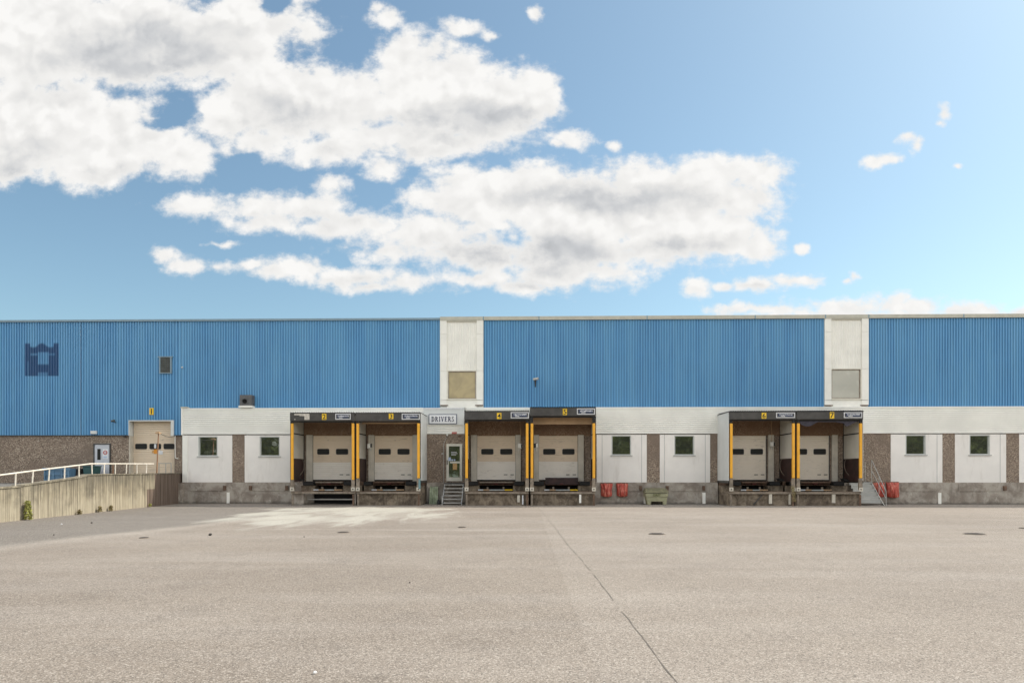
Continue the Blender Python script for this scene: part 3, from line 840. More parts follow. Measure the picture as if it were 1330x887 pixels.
q.use('paper_blue'); q.box(x0+.10, x0+.24, D-.065, D-.056, zm+.08, zm+.27); q.box(x0+.27, x0+.36, D-.02, D-.013, zm+.08, zm+.17); q.box(x0+.40, x0+.48, D-.02, D-.013, zm+.08, zm+.17)
q.use('tan_notice'); q.box(cxd-.08, cxd+.15, D-.02, D-.013, zm-.40, zm-.06)
q.build('notices', None, dr)
bx(x0+.03, x0+.07, D-.10, D-.05, zm-.12, zm+.12).build('handle', 'black_plastic', dr)
# conduit left of the door, fittings above
q = MB(); cx_ = X(576.3,D)
q.path([(cx_, D-.03, zP), (cx_, D-.03, Z(576,577,D)), (X(580,D), D-.03, Z(580,568,D))], .015)
q.box(X(573.5,D), X(575.8,D), D-.06, D, Z(575,590,D), Z(575,588.2,D))
tag(q.build('conduit', 'grey_trim', WH), 'thin grey conduit left of the entrance door')
q = MB(); q.box(X(580.0,D), X(582.2,D), D-.10, D, Z(581,566,D), Z(581,563.6,D))
tag(q.build('wall_light', 'lamp_housing'), 'small white fitting high on the brown wall above the entrance door', 'wall light')
q = MB(); q.box(X(587,D), X(593.4,D), D-.06, D-.036, Z(590,563.4,D), Z(590,560.9,D))
tag(q.build('notice', 'red_faded'), 'small faded red notice strip above the entrance door', 'sign')
def seccam(px, py, Y, label, s_=1.0, m_='black_plastic', drop=True):
    x, z = X(px, Y), Z(px, py, Y); root = empty('security_camera', (x, Y, z)); tag(root, label, 'security camera')
    MB().tube((x, Y, z), (x, Y-.22*s_, z), .025*s_, 8).build('bracket', m_, root)
    q = MB(); q.tube((x-.08*s_, Y-.22*s_, z+.03), (x+.12*s_, Y-.30*s_, z+.06), .055*s_, 10); q.build('housing', m_, root)
    if drop:
        q = MB(); q.tube((x, Y-.2*s_, z), (x, Y-.2*s_, z-.30*s_), .045*s_, 10, .02*s_); q.build('dome', 'black_plastic', root)
    return root
seccam(597, 567.5, FP, 'small dark camera on the brown wall above the right of the entrance door', .8, 'rusty_steel', False)
seccam(695.3, 494.3, UP-.03, 'lone dark camera hanging mid height on the middle blue cladding', 1.3, 'pipe_steel')
seccam(237.8, 478.4, UP-.03, 'tiny white camera on the blue cladding right of the louvred vent', .5, 'lamp_housing', False)
seccam(150, 548, UP-.03, 'small dark lamp-like camera on the blue cladding left of the roller door', 1.0, 'louvre_dark', False)
seccam(164.2, 567.6, UP, 'small black camera on the brown wall at the upper left of the big door', .9, 'black_plastic', False)

# ------------------------------------------------------------ left door, big door, vents
q = MB(); x0, x1 = X(121.4,UP), X(143.6,UP); z1 = Z(132,575.9,UP); z0 = 1.12
f_ = MB(); f_.box(x0, x0+.06, UP-.02, UP+.1, z0, z1); f_.box(x1-.06, x1, UP-.02, UP+.1, z0, z1); f_.box(x0+.06, x1-.06, UP-.02, UP+.1, z1-.06, z1)
pd = bx(x0+.065, x1-.065, UP+.0, UP+.06, z0, z1-.065).build('side_door', 'door_lilac', WH)
tag(pd, 'pale grey door with slit window and red round notice behind the railing')
f_.build('frame', 'canopy_sheet', pd)
bx(X(126.5,UP), X(130.7,UP), UP-.01, UP-.001, Z(128,597,UP), Z(128,582.8,UP)).build('pane', 'door_window', pd)
q = MB(); c_ = (X(136.8,UP), Z(136.8,587.6,UP))
q.use('paper_white').box(c_[0]-.15, c_[0]+.15, UP-.006, UP-.001, c_[1]-.35, c_[1]+.2)
q.use('red_notice').tube((c_[0],UP-.004,c_[1]),(c_[0],UP-.012,c_[1]), .12, 16)
q.use('paper_white').tube((c_[0],UP-.012,c_[1]),(c_[0],UP-.016,c_[1]), .075, 16)
q.use('red_notice').box(c_[0]-.08, c_[0]+.08, UP-.02, UP-.0165, c_[1]-.015, c_[1]+.015)
q.use('paper_blue').box(c_[0]-.11, c_[0]+.11, UP-.012, UP-.0065, c_[1]-.30, c_[1]-.20)
q.build('notice', None, pd)
bx(X(119.6,UP), X(127,UP), UP-.14, UP-.05, Z(123,563.6,UP), Z(123,559.5,UP)).build('light_body', 'outer_sheet')
tag(bpy.data.objects['light_body'], 'pale rectangular light fitting on the cladding edge above the side door', 'wall light'); bpy.data.objects['light_body'].name = 'wall_light'

def sect_door(x0, x1, z0, z1, Y, split, name, parent, wins, panel_h=.42, m_lo='door_pale', handles=True):
    """sectional door: grooved slats, two tones, rounded windows"""
    q = MB(); sl = .105; n_ = int((z1-z0)/sl); sl = (z1-z0)/n_
    for k in range(n_):
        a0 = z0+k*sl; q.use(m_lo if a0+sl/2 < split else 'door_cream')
        gp = .014 if k % 4 == 0 else .008
        q.hexa([(x0,Y,a0+gp),(x1,Y,a0+gp),(x1,Y+.04,a0),(x0,Y+.04,a0),(x0,Y+.004,a0+sl-gp*.3),(x1,Y+.004,a0+sl-gp*.3),(x1,Y+.04,a0+sl),(x0,Y+.04,a0+sl)])
    q.use('door_cream'); q.box(x0, x1, Y+.03, Y+.06, z0, z1)
    o = q.build(name, None, parent)
    for (wa, wb, wz0, wz1) in wins:
        w = MB(); r_ = .07
        def rr(a0, a1, b0, b1, r, y):
            P_ = []
            for cx0_, cz0_, s0 in ((a1-r,b1-r,0),(a0+r,b1-r,90),(a0+r,b0+r,180),(a1-r,b0+r,270)):
                for k in range(5): an = R(s0+90*k/4); P_.append((cx0_+r*math.cos(an), y, cz0_+r*math.sin(an)))
            return P_
        def slab(a0, a1, b0, b1, r, yf, yb):
            A = rr(a0,a1,b0,b1,r,yf); B_ = rr(a0,a1,b0,b1,r,yb)
            w.face(list(reversed(A)))
            for i in range(len(A)):
                j = (i+1) % len(A); w.face([A[i], A[j], B_[j], B_[i]])
        w.use('door_window_rim'); slab(wa, wb, wz0, wz1, r_, Y-.018, Y+.02)
        wo = w.build('window', None, o)
        w.__init__(); w.use('door_window'); slab(wa+.04, wb-.04, wz0+.04, wz1-.04, r_*.7, Y-.022, Y-.017)
        w.build('pane', None, wo) if False else None
        for v in w.v: pass
        base_o = LOC[wo.name]
        # pane joins the window mesh (depth limit)
        me = wo.data
        import bmesh
        bm = bmesh.new(); bm.from_mesh(me)
        vv = [bm.verts.new(Vector(v)-base_o) for v in w.v]
        me.materials.append(MATS['door_window'])
        for f in w.f:
            nf = bm.faces.new([vv[i] for i in f]); nf.material_index = 1
        bm.to_mesh(me); bm.free()
    if handles:
        w = x1-x0; q = MB()
        for a0 in (.70, .87): q.box(x0+w*a0, x0+w*(a0+.09), Y-.02, Y-.001, z0+.26, z0+.295)
        q.build('handles', 'door_window_rim', o)
    return o

# big door with surround
YD = UP+.36
q = MB(); q.box(dxL-.0, dxL+.03, UP-.05, YD+.06, zl-.03, dzt); q.box(dxR-.17, dxR+.0, UP-.05, UP+.04, zl-.03, dzt)
q.box(dxL+.03, dxR-.17, UP-.02, YD, dzt-.06, dzt); q.build('door_surround', 'paper_blue' if False else 'outer_sheet', WH)
q = MB(); q.box(dxL, dxL+.05, UP-.0, YD+.06, 1.1, zl-.035); q.build('door_jamb', 'jamb_cream', WH)
bx(dxL-.06, dxR, YD+.10, YD+.2, 1.0, dzt+.3).build('door_lining', 'jamb_cream', WH)
BD = sect_door(dxL+.05, dxR-.02, 1.14, dzt-.05, YD, -9, 'sectional_door', WH,
   [(X(a0,YD), X(a1,YD), Z(195,583.2,YD), Z(195,576,YD)) for a0, a1 in ((175.8,191),(194.3,209.3),(212.6,226.6))], handles=False)
tag(BD, 'large cream sectional door with three windows in a row, behind the ramp railing')
q = MB(); q.use('orange_notice').box(X(200,YD), X(204.2,YD), YD-.02, YD-.006, Z(201,589,YD), Z(201,583.4,YD))
q.use('tan_notice').box(X(197.6,YD), X(199.9,YD), YD-.02, YD-.006, Z(201,588.2,YD), Z(201,585,YD))
q.use('paper_white').box(X(206,YD), X(211.5,YD), YD-.02, YD-.006, Z(208,590,YD), Z(208,585.2,YD))
q.box(X(200.6,YD), X(203.2,YD), YD-.03, YD-.024, Z(202,582,YD), Z(202,576.6,YD))
q.build('notices', None, BD)
def numplate(ch, px0, px1, py0, py1, Y, parent, lab=None):
    x0, x1, z0, z1 = X(px0,Y), X(px1,Y), Z(px0,py1,Y), Z(px0,py0,Y)
    o = bx(x0, x1, Y-.02, Y, z0, z1).build('number_plate', 'plate_yellow', parent)
    text_part(ch, (x0+x1)/2, Y-.022, (z0+z1)/2, (z1-z0)*.80, 'ink_black', o, name='numeral', bold=.012, wscale=1.1)
    return o
NP = empty('number_sign', (X(197,UP), UP-.05, Z(197,538,UP))); tag(NP, 'small yellow plate with numeral 1 on blue cladding above the big cream door', 'sign')
numplate('1', 194.2, 199.6, 529.8, 538.6, UP-.05, NP)
# louvred vent
x0, x1, z0, z1 = X(208.4,UP), X(223,UP), Z(215,484.3,UP), Z(215,464.2,UP)
V = empty('louvred_vent', ((x0+x1)/2, UP-.05, z0)); tag(V, 'square dark louvred vent high on the left blue cladding', 'vent')
q = MB(); q.box(x0-.03,x0+.04,UP-.09,UP,z0,z1); q.box(x1-.04,x1+.03,UP-.09,UP,z0,z1); q.box(x0-.1,x1+.1,UP-.10,UP,z1,z1+.05); q.box(x0-.03,x1+.03,UP-.09,UP,z0-.04,z0)
q.build('frame','coping_blue',V)
q = MB()
for k in range(9):
    zz = z0+(z1-z0)*k/9; h_ = (z1-z0)/9
    q.hexa([(x0+.04,UP-.085,zz),(x1-.04,UP-.085,zz),(x1-.04,UP-.07,zz),(x0+.04,UP-.07,zz),(x0+.04,UP-.05,zz+h_),(x1-.04,UP-.05,zz+h_),(x1-.04,UP-.035,zz+h_),(x0+.04,UP-.035,zz+h_)])
q.build('louvre','louvre_dark',V); bx(x0+.04,x1-.04,UP-.034,UP-.02,z0,z1).build('backing','void_black',V)
# extractor duct
Yd = UP-.38
x0, x1, z0, z1 = X(311.3,Yd), X(327,Yd), Z(319,526.7,Yd), Z(319,512.8,Yd)
V = empty('extractor_duct', ((x0+x1)/2, Yd, z0)); tag(V, 'grey square extractor box with round black outlet on the ledge above the left windows', 'vent')
n_ = 24; cxv, czv, rv = X(317.8,Yd), Z(318,521,Yd), .115; q = MB()
ring = [(cxv+rv*math.cos(2*math.pi*k/n_), czv+rv*math.sin(2*math.pi*k/n_)) for k in range(n_)]
def sq(k):
    a = 2*math.pi*k/n_; c, s_ = math.cos(a), math.sin(a); m_ = max(abs(c), abs(s_)); ux, uz = c/m_, s_/m_
    return ((x1 if ux > 0 else x0)*abs(ux)+cxv*(1-abs(ux)), (z1 if uz > 0 else z0)*abs(uz)+czv*(1-abs(uz)))
for k in range(n_):
    j = (k+1) % n_; a_, b2 = sq(k), sq(j)
    q.face([(a_[0],Yd,a_[1]),(ring[k][0],Yd,ring[k][1]),(ring[j][0],Yd,ring[j][1]),(b2[0],Yd,b2[1])])
q.box(x0,x1,Yd+.01,UP,z0,z1); q.build('box','vent_grey',V)
q = MB(); q.tube((cxv,Yd-.05,czv),(cxv,Yd+.005,czv),rv+.015,20,cap=False); q.build('collar','black_plastic',V)
q = MB(); q.tube((cxv,Yd+.0,czv),(cxv,Yd+.009,czv),rv,20); q.build('opening','void_black',V)
bx(x0-.06,x1+.02,Yd-.02,UP,z0-.10,z0-.002).build('flashing','cream_trim',V)
bx(X(238.8,FP),X(241.5,FP),FP-.04,FP-.031,Z(240,528.2,FP),Z(240,527,FP))

# ------------------------------------------------------------ loading docks
def brand(px0, px1, py0, py1, Y, parent, worn=False, full=True):
    x0, x1, z0, z1 = X(px0,Y), X(px1,Y), Z(px0,py1,Y), Z(px0,py0,Y)
    h = z1-z0; w = x1-x0
    q = MB().use('plate_white').box(x0, x1, Y-.02, Y, z0, z1)
    q.use('canopy_sheet').box(x0+.04, x1-.04, Y-.024, Y-.0205, z0+.04, z1-.04)
    o = q.build('maker_plate', None, parent)
    q = MB().use('navy_plate').box(x0+.09, x1-.10, Y-.03, Y-.0245, z0+.07, z1-.06)
    q.build('name_panel', None, o)
    q = MB().use('plate_white'); rr = random.Random(px0)
    xx = x0+w*.17
    while xx < x0+w*.86:            # worn maker lettering, too small to read
        lw = w*.055; q.box(xx, xx+lw*.34, Y-.034, Y-.0305, z0+h*.46, z0+h*.72)
        q.box(xx+lw*.34, xx+lw*.8, Y-.0335, Y-.0305, z0+h*rr.choice((.46,.54,.64)), z0+h*rr.choice((.62,.72)))
        xx += lw
    xx = x0+w*.24
    while xx < x0+w*.46:
        q.box(xx, xx+w*.022, Y-.034, Y-.0305, z0+h*.22, z0+h*.40); xx += w*.034
    q.build('lettering', None, o)
    return o

def dock(i, d, label):
    x0, x1 = X(d['x0'],FR), X(d['x1'],FR)
    cxp = (d['x0']+d['x1'])/2
    root = empty('loading_dock', ((x0+x1)/2, (FR+FP)/2, 0)); tag(root, label, 'loading dock', 'loading docks along the warehouse front')
    P = lambda q, nm, m_=None, par=None: q.build(nm, m_, par or root)
    YF = FR-.08
    fz1, fz0 = Z(cxp, d['fy'][0], YF), Z(cxp, d['fy'][1], YF)
    # fascia and canopy
    xa, xb = x0+.012, x1-.012
    fo = P(MB().box(xa, xb, YF, YF+.06, fz0, fz1), 'fascia', 'canopy_sheet'); bevel(fo, .02)
    q = MB(); n_ = 28; pw = (xb-xa)/n_
    for k in range(n_):     # corrugated roof sheet, pitched up to the wall
        a = xa+k*pw
        for (u0, h0, u1, h1) in ((0,0,.25,0),(.25,0,.4,.035),(.4,.035,.75,.035),(.75,.035,.9,0),(.9,0,1,0)):
            q.face([(a+u0*pw,YF-.04,fz1+.012+h0),(a+u1*pw,YF-.04,fz1+.012+h1),(a+u1*pw,FP,fz1+.05+h1),(a+u0*pw,FP,fz1+.05+h0)])
    P(q, 'canopy_roof', 'outer_sheet' if d['n'] in '234' else 'canopy_sheet')
    P(MB().box(xa, xb, YF+.065, FP-.04, fz1-.10, fz1-.03), 'canopy_ceiling', 'canopy_sheet')
    P(MB().box(xa+.02, xb-.02, FR+.02, FR+.09, fz0-.06, fz0+.0), 'front_beam', 'black_rubber')
    # number and plates
    np_ = {'2':(418.3,424,537.3,545),'3':(505.1,511,537,544),'4':(645.4,651.2,536.2,544),'5':(731,736.4,530.8,538.9),'6':(989.2,995.2,536,543.6),'7':(1077.7,1083.3,535.2,543.4)}[d['n']]
    numplate(d['n'], *np_, YF-.001, root)
    bp = {'2':(435.7,455.5),'3':(521.9,545.2),'4':(663.4,686.8),'5':(749.4,772.6),'6':(1008,1032.4),'7':(1095.9,1119.6)}[d['n']]
    brand(bp[0], bp[1], d['fy'][0]+1.2, d['fy'][1]-1.9, YF-.001, root)
    # side walls
    zs0 = 1.27; zmid = Z(cxp, 596, FP); zs1 = fz1-.12
    for s_, xs in ((-1, x0+.015), (1, x1-.015)):
        xi = xs-s_*.05
        sw = MB(); sw.box(min(xs,xi), max(xs,xi), FR+.06, FP-.002, zmid, zs1)
        so = P(sw, 'side_wall', 'side_sheet')
        q = MB(); q.box(min(xs,xi)+.003, max(xs,xi)-.003, FR+.06, FP-.002, zs0-.05, zmid-.003); q.build('lower_flap', 'oxblood_flap', so)
        q = MB(); xo = xi-s_*.012
        q.box(min(xi,xo), max(xi,xo), FR+.06, FP-.01, Z(cxp,566,FP), Z(cxp,564.6,FP)); 
        q.box(min(xi,xo), max(xi,xo), FP-.09, FP-.003, zs0, zs1)
        q.box(min(xi,xo), max(xi,xo), FR+.062, FR+.20, zs0, zs1)
        q.build('side_rail', 'black_rubber', so)
    outer = {'2':-1,'3':1,'4':-1,'5':1,'6':-1,'7':1}[d['n']]
    xs = x0-.02 if outer < 0 else x1+.02
    q = MB(); a, b_ = (xs, xs+.03) if outer < 0 else (xs-.03, xs)
    zt = fz1-.02
    if d['n'] in '367':
        for k in range(7):
            y0_ = FR+.0+k*.283; q.box(a, b_, y0_, y0_+.27, zs0, zt); q.box(a+.004, b_-.004, y0_+.27, y0_+.283, zs0, zt)
        P(q, 'outer_cladding', 'outer_sheet')
        P(MB().box(a-.01, b_+.01, FR, FP-.003, zs0-.12, zs0-.01), 'bottom_rail', 'canopy_sheet')
        P(MB().box(a-.012, b_+.012, FR-.06, FP-.003, zt, fz1+.008), 'verge', 'canopy_sheet')
    # posts
    for s_, xs in ((-1, x0), (1, x1)):
        xc = xs-s_*.115
        q = MB(); zy0, zy1 = Z(cxp,621+(2 if d['n'] in '2' else 0),FR), Z(cxp,549.8,FR)
        po = P(q.box(xc-.068, xc+.068, FR-.07, FR+.05, zy0, zy1), 'corner_post', 'yellow_paint'); bevel(po, .03, 3)
        xk = xs-s_*.025
        MB().box(xk-.02, xk+.02, FR-.0, FR+.06, zy0-.3, fz0).build('rubber_edge', 'black_rubber', po)
        q = MB().box(xc-.085, xc+.085, FR-.04, FR+.08, .80, zy0-.002); q.build('post_foot', 'worn_steel' , po)
        MB().box(xc-.10, xc+.10, FR-.06, FR-.045, .74, .93).build('bracket', 'jamb_cream', po)
        MB().tube((xc,FR-.052,.835),(xc,FR-.075,.835),.035,8).build('bolt', 'canopy_sheet', po)
        MB().box(xc-.04, xc+.04, FR-.0, FR+.07, 0, .565).build('leg', 'worn_steel' if s_ < 0 else 'rusty_steel', po)
        q = MB().box(xc-.05, xc+.05, FR-.03, FR+.05, zy1+.002, fz0-.002); q.build('post_head', 'black_rubber', po)
    # front sill beam
    P(MB().box(x0+.08, x1-.08, FP-.07, FP-.04, Z(cxp, 566, FP), fz1-.12), 'back_panel', 'orange_brown_aggregate')
    P(MB().box(x0+.03, x1-.03, FR+.081, FR+.20, .595, .70), 'sill_beam', 'worn_steel')
    P(MB().box(x0+.03, x1-.03, FR+.08, FR+.24, .703, .72), 'sill_plate', 'rusty_steel')
    # plinth under the shelter and pit
    m_ = {'2':'grimy_concrete','3':'grimy_concrete','4':'grimy_concrete','5':'grimy_concrete','6':'grimy_concrete','7':'grimy_concrete'}[d['n']]
    w = x1-x0
    pa, pb = X(d['door'][0],FP), X(d['door'][1],FP)
    if d['n'] == '2':
        P(MB().box(x0+.03, x0+.62, FR+.21, FP, 0, .66), 'plinth_block', 'stained_concrete')
        P(MB().box(x1-.10, x1-.03, FR+.21, FP, 0, .66), 'plinth_block', 'stained_concrete')
        P(MB().box(x0+.63, x1-.11, FR+.9, FR+.95, .25, .31), 'cross_pipe', 'pipe_steel')
    else:
        P(MB().box(x0+.03, x1-.03, FR+.21, FP, 0, .595), 'plinth_block', m_)
    # piers either side of the pit
    pit0, pit1 = pa-.05+(.28 if d['n'] == '2' else 0), pb+.02-(.35 if d['n'] in '2' else 0)
    if d['n'] == '3': pit0, pit1 = pa, pb-.35
    if d['n'] == '4': pit0, pit1 = pa+.14, pb-.12
    if d['n'] == '5': pit0, pit1 = pa+.33, pb
    if d['n'] == '6': pit0, pit1 = pa+.62, pb-.04
    if d['n'] == '7': pit0, pit1 = pa+.35, pb-.04
    Yp = FP-.45
    xl, xr = x0+.05, x1-.05
    P(MB().box(xl, pit0, Yp, FP+.25, .60 if d['n'] != '2' else .665, 1.0), 'pit_pier', 'grimy_concrete')
    P(MB().box(pit1, xr, Yp, FP+.25, .60 if d['n'] != '2' else .665, 1.0), 'pit_pier', 'grimy_concrete')
    P(MB().box(xl, xr, FP-.10, FP+.25, 1.003, 1.22), 'dock_slab', 'rusty_steel')
    for (b0, b1) in ((max(xl, pit0-.62), pit0-.06), (pit1+.06, min(xr, pit1+.62))):
        bo = P(MB().box(b0, b1, Yp-.14, Yp+.35, 1.005, 1.21), 'bumper', 'black_rubber'); bevel(bo, .03)
    # black sheet close behind: the pit's darkness is put into its colour
    q = MB(); zt_ = 1.0
    q.box(xl, xr, FP+.26, FP+.30, 0, 1.2)
    P(q, 'pit_black_sheet', 'void_black')
    if d['n'] == '5':
        P(MB().box(pit0, pit1, Yp+.0, Yp+.05, 1.05, 1.42), 'leveller_lip', 'oxblood_flap')
    else:
        P(MB().box(pit0+.03, pit1-.03, Yp-.02, FP-.11, 1.14, 1.20), 'leveller_lip', 'worn_steel' if d['n'] in '24' else 'rusty_steel')
    cxm = (pit0+pit1)/2
    q = MB(); q.box(pit0+.3, pit1-.3, Yp+.22, Yp+.27, 1.08, 1.135); q.tube((cxm-.09,Yp+.03,1.09),(cxm+.09,Yp+.03,1.09),.038,10)
    P(q, 'hydraulic_ram', 'red_hydraulic')
    for f_ in (.25, .72): P(MB().box(pit0+(pit1-pit0)*f_-.05, pit0+(pit1-pit0)*f_+.04, Yp+.05, Yp+.12, .72, .93), 'lip_keeper', 'worn_steel')
    q = MB().use('plate_white').box(pit0-.05, pit0+.22, Yp-.10, Yp-.02, .735, .80)
    q.use('tan_board').box(pit0+.221, pit0+.55, Yp-.10, Yp-.02, .735, .80)
    q.use('frame_grey').box(pit0+.551, pit1-.45, Yp-.09, Yp-.02, .735, .79)
    q.use('plate_yellow' if d['n'] in '45' else 'tan_board').box(pit1-.449, pit1-.02, Yp-.10, Yp-.02, .735, .80)
    P(q, 'safety_bar')
    # jambs and door in the aggregate wall
    zt_, zb_ = Z(cxp, 565, FP), 1.225
    Yq = FP-.04
    P(MB().box(X(d['jl'][0],FP), X(d['jl'][1],FP), Yq-.06, FP+.01, zb_, zt_), 'door_jamb', 'jamb_cream')
    P(MB().box(X(d['jr'][0],FP), X(d['jr'][1],FP), Yq-.06, FP+.01, zb_, zt_), 'door_jamb', 'jamb_cream')
    P(MB().box(pa-.03, pa, Yq-.03, FP+.01, zb_, zt_+.03), 'door_track', 'canopy_sheet')
    P(MB().box(pb, pb+.03, Yq-.03, FP+.01, zb_, zt_+.03), 'door_track', 'canopy_sheet')
    dz0 = 1.30 if d['n'] != '5' else 1.30
    wy = Z(cxp, 590.2, FP), Z(cxp, 582.8, FP)
    wcen = [(pa+(pb-pa)*.268), (pa+(pb-pa)*.762)]
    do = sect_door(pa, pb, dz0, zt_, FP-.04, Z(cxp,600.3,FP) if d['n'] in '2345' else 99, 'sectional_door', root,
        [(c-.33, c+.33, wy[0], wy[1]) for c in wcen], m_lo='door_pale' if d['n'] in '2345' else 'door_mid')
    P(MB().box(pa, pb, FP-.06, FP-.0, 1.235, 1.298), 'door_seal', 'black_rubber')
    # extras
    if d['n'] in '35':
        zz = fz0-.04-(.10 if d['n'] == '5' else .0)
        P(MB().box(x0+.15, x1-.15, FR+.75, FR+.80, zz-(.22 if d['n'] == '5' else .04), zz+.12), 'rolled_curtain', 'tan_board')
    if d['n'] == '7':
        q = MB(); N = 24
        for k in range(N):
            u0, u1 = k/N, (k+1)/N
            def dep(u): return .10+.22*max(0, math.sin(u*math.pi*3.2))*(1 if (u < .35 or u > .75) else .25)
            xa_, xb_ = x0+.15+(w-.3)*u0, x0+.15+(w-.3)*u1
            q.hexa([(xa_,FR+.1,fz0-.02-dep(u0)),(xb_,FR+.1,fz0-.02-dep(u1)),(xb_,FR+.16,fz0-.02-dep(u1)),(xa_,FR+.16,fz0-.02-dep(u0)),
                    (xa_,FR+.1,fz0),(xb_,FR+.1,fz0),(xb_,FR+.16,fz0),(xa_,FR+.16,fz0)])
        P(q, 'torn_curtain', 'dark_flap')
    if d['n'] == '2':
        q = MB(); z_ = lambda py: Z(cxp, py, YF)
        q.box(X(382.2,YF), X(402,YF), YF-.012, YF-.001, z_(539), z_(537.2))
        q.box(X(389,YF), X(396.5,YF), YF-.012, YF-.001, z_(540.2), z_(539.01))
        q.box(X(395.5,YF), X(402,YF), YF-.0115, YF-.001, z_(545), z_(539.01))
        q.box(X(382.3,YF), X(383.8,YF), YF-.012, YF-.001, z_(545), z_(544))
        so = P(q, 'torn_sticker', 'sticker_white')
    if d['n'] in '67':
        xx = x0+.62 if d['n'] == '6' else x1-1.4
    # clutter cables hanging by the flap
    if d['n'] in '267':
        s_ = -1 if d['n'] == '2' else 1
        xs = x0+.12 if s_ < 0 else x1-.12
        q = MB(); pts_ = []
        for k in range(14):
            u = k/13; pts_.append((xs-s_*(.0+.12*math.sin(u*5)), FP-.45-.5*u*.6, zmid-.05-(zmid-1.25)*u*.97+.05*math.sin(u*9)))
        q.path(pts_, .013, 6); P(q, 'hanging_hose', 'worn_steel')
        q = MB(); q.box(xs-.18, xs+.06, FP-.7, FP-.3, 1.225, 1.33); q.box(xs-.3, xs-.05, FP-.62, FP-.42, 1.33, 1.38); P(q, 'rubber_buffer', 'black_rubber')
    return root
labs = ['yellow posted loading dock with numeral 2 and a torn white sticker, leftmost of the docks',
 'yellow posted loading dock with numeral 3, just left of the DRIVERS sign',
 'yellow posted loading dock with numeral 4, just right of the entrance steps',
 'yellow posted loading dock with numeral 5 and the highest canopy and dark red lip',
 'yellow posted loading dock with numeral 6 and a white outer side wall',
 'yellow posted loading dock with numeral 7 and torn dark curtain beside the railed steel steps']
DKO = [dock(i, d, labs[i]) for i, d in enumerate(DK)]

# concrete fronts beneath docks: legs and debris in view
def leg(px, y0, y1, wpx, m_, root):
    Y = FR+.15; bx(X(px,Y)-wpx/F*Y/2, X(px,Y)+wpx/F*Y/2, Y-.05, Y+.04, max(.0, Z(px,y1,Y)), min(.59, Z(px,y0,Y))).build('support_leg', m_, root)
leg(673.5, 643, 652, 3.4, 'jamb_cream', DKO[2]); leg(679, 643, 655, 1.8, 'plate_white', DKO[2])
leg(753.5, 642, 653, 2.6, 'cream_trim', DKO[3])
leg(1000.5, 641, 654, 3.6, 'jamb_cream', DKO[4]); leg(1025.5, 637, 655, 2.2, 'jamb_cream', DKO[4])
leg(1082.5, 641, 653, 4.0, 'jamb_cream', DKO[5])
Y = FR+.17
MB().tube((X(979,Y),Y,.06),(X(990,Y),Y,.56),.03,6).build('brace', 'canopy_sheet', DKO[4])

# dock lights
def dock_light(px, py, Y, label, turn=1, cable=True, dark=False):
    x, z = X(px,Y), Z(px,py,Y); root = empty('dock_light', (x, Y, z)); tag(root, label, 'dock light', 'work lights inside the docks')
    q = MB(); c, s_ = math.cos(.35*turn), math.sin(.35*turn)
    def P_(a, b_, h): return (x+a*c+b_*s_*.0, Y+b_, z+h+a*s_*.6)
    q.hexa([P_(-.11,-.14,-.12),P_(.11,-.14,-.12),P_(.09,.04,-.10),P_(-.09,.04,-.10),P_(-.11,-.14,.12),P_(.11,-.14,.12),P_(.09,.04,.10),P_(-.09,.04,.10)])
    bevel(q.build('lamp_head', 'lamp_housing' if not dark else 'black_plastic', root), .02)
    if dark:
        q = MB(); q.box(x+.04, x+.13, Y-.16, Y-.141, z-.10, z+.10); q.build('lens', 'lamp_housing', root)
    else:
        q = MB(); q.hexa([P_(.06,-.15,-.10),P_(.13,-.145,-.10),P_(.13,.0,-.10),P_(.115,.0,-.10),P_(.06,-.15,.10),P_(.13,-.145,.10),P_(.13,.0,.10),P_(.115,.0,.10)]); q.build('side_shade', 'black_plastic', root)
    q = MB(); q.path([(x,Y+.04,z),(x,Y+.2,z-.02),(x,FP-.11,z-.02)], .02, 6); q.tube((x+.02*turn,Y-.02,z-.12),(x+.05*turn,Y-.02,z-.27),.035,8); q.build('arm','pipe_steel',root)
    if cable:
        q = MB(); q.path([(x+.02,Y+.05,z+.12),(x+.04,Y+.05,z+.6),(x,Y+.05,z+1.3)], .011, 6); q.build('cable','tan_board',root)
dock_light(480.3, 579, 35.7, 'white tilted work light inside the dock numbered 3', 1, False)
dock_light(675.3, 579, 35.7, 'white work light with hanging cable at the right of the dock numbered 4', -1, True)
dock_light(695.2, 578.5, 35.4, 'small dark backed work light at the left of the dock numbered 5', 1, False, True)
dock_light(1002.0, 576.8, 36.2, 'small pale box light on the jamb of the dock numbered 6', 0, True)
MB

# ------------------------------------------------------------ entrance steps
ES = empty('entrance_steps', (X(588,36), 35.8, 0)); tag(ES, 'open steel steps with grating treads up to the entrance door', 'steps')
sx0, sx1 = X(575.2,35.6), X(601,35.6)
zs = [.13,.32,.50,.69,.87,1.06]
for k, zz in enumerate(zs):
    y_ = 35.15+k*.2; to = bx(sx0+.04, sx1-.04, y_, y_+.23, zz-.035, zz).build('tread', 'galvanised', ES)
    bx(sx0+.04, sx1-.04, y_-.012, y_-.001, zz-.05, zz+.002).build('nosing', 'pipe_steel', to)
for xx in (sx0, sx1-.04):
    MB().hexa([(xx,35.05,.0),(xx+.04,35.05,.0),(xx+.04,35.30,.0),(xx,35.30,.0),(xx,36.2,1.08),(xx+.04,36.2,1.08),(xx+.04,36.42,1.08),(xx,36.42,1.08)]).build('stringer', 'galvanised', ES)
bx(sx0, sx1, 36.2, FP-.08, 1.09, 1.14).build('landing', 'canopy_sheet', ES)
bx(sx0, sx0+.03, 35.1, 35.14, 0, .5).build('foot', 'pipe_steel', ES)

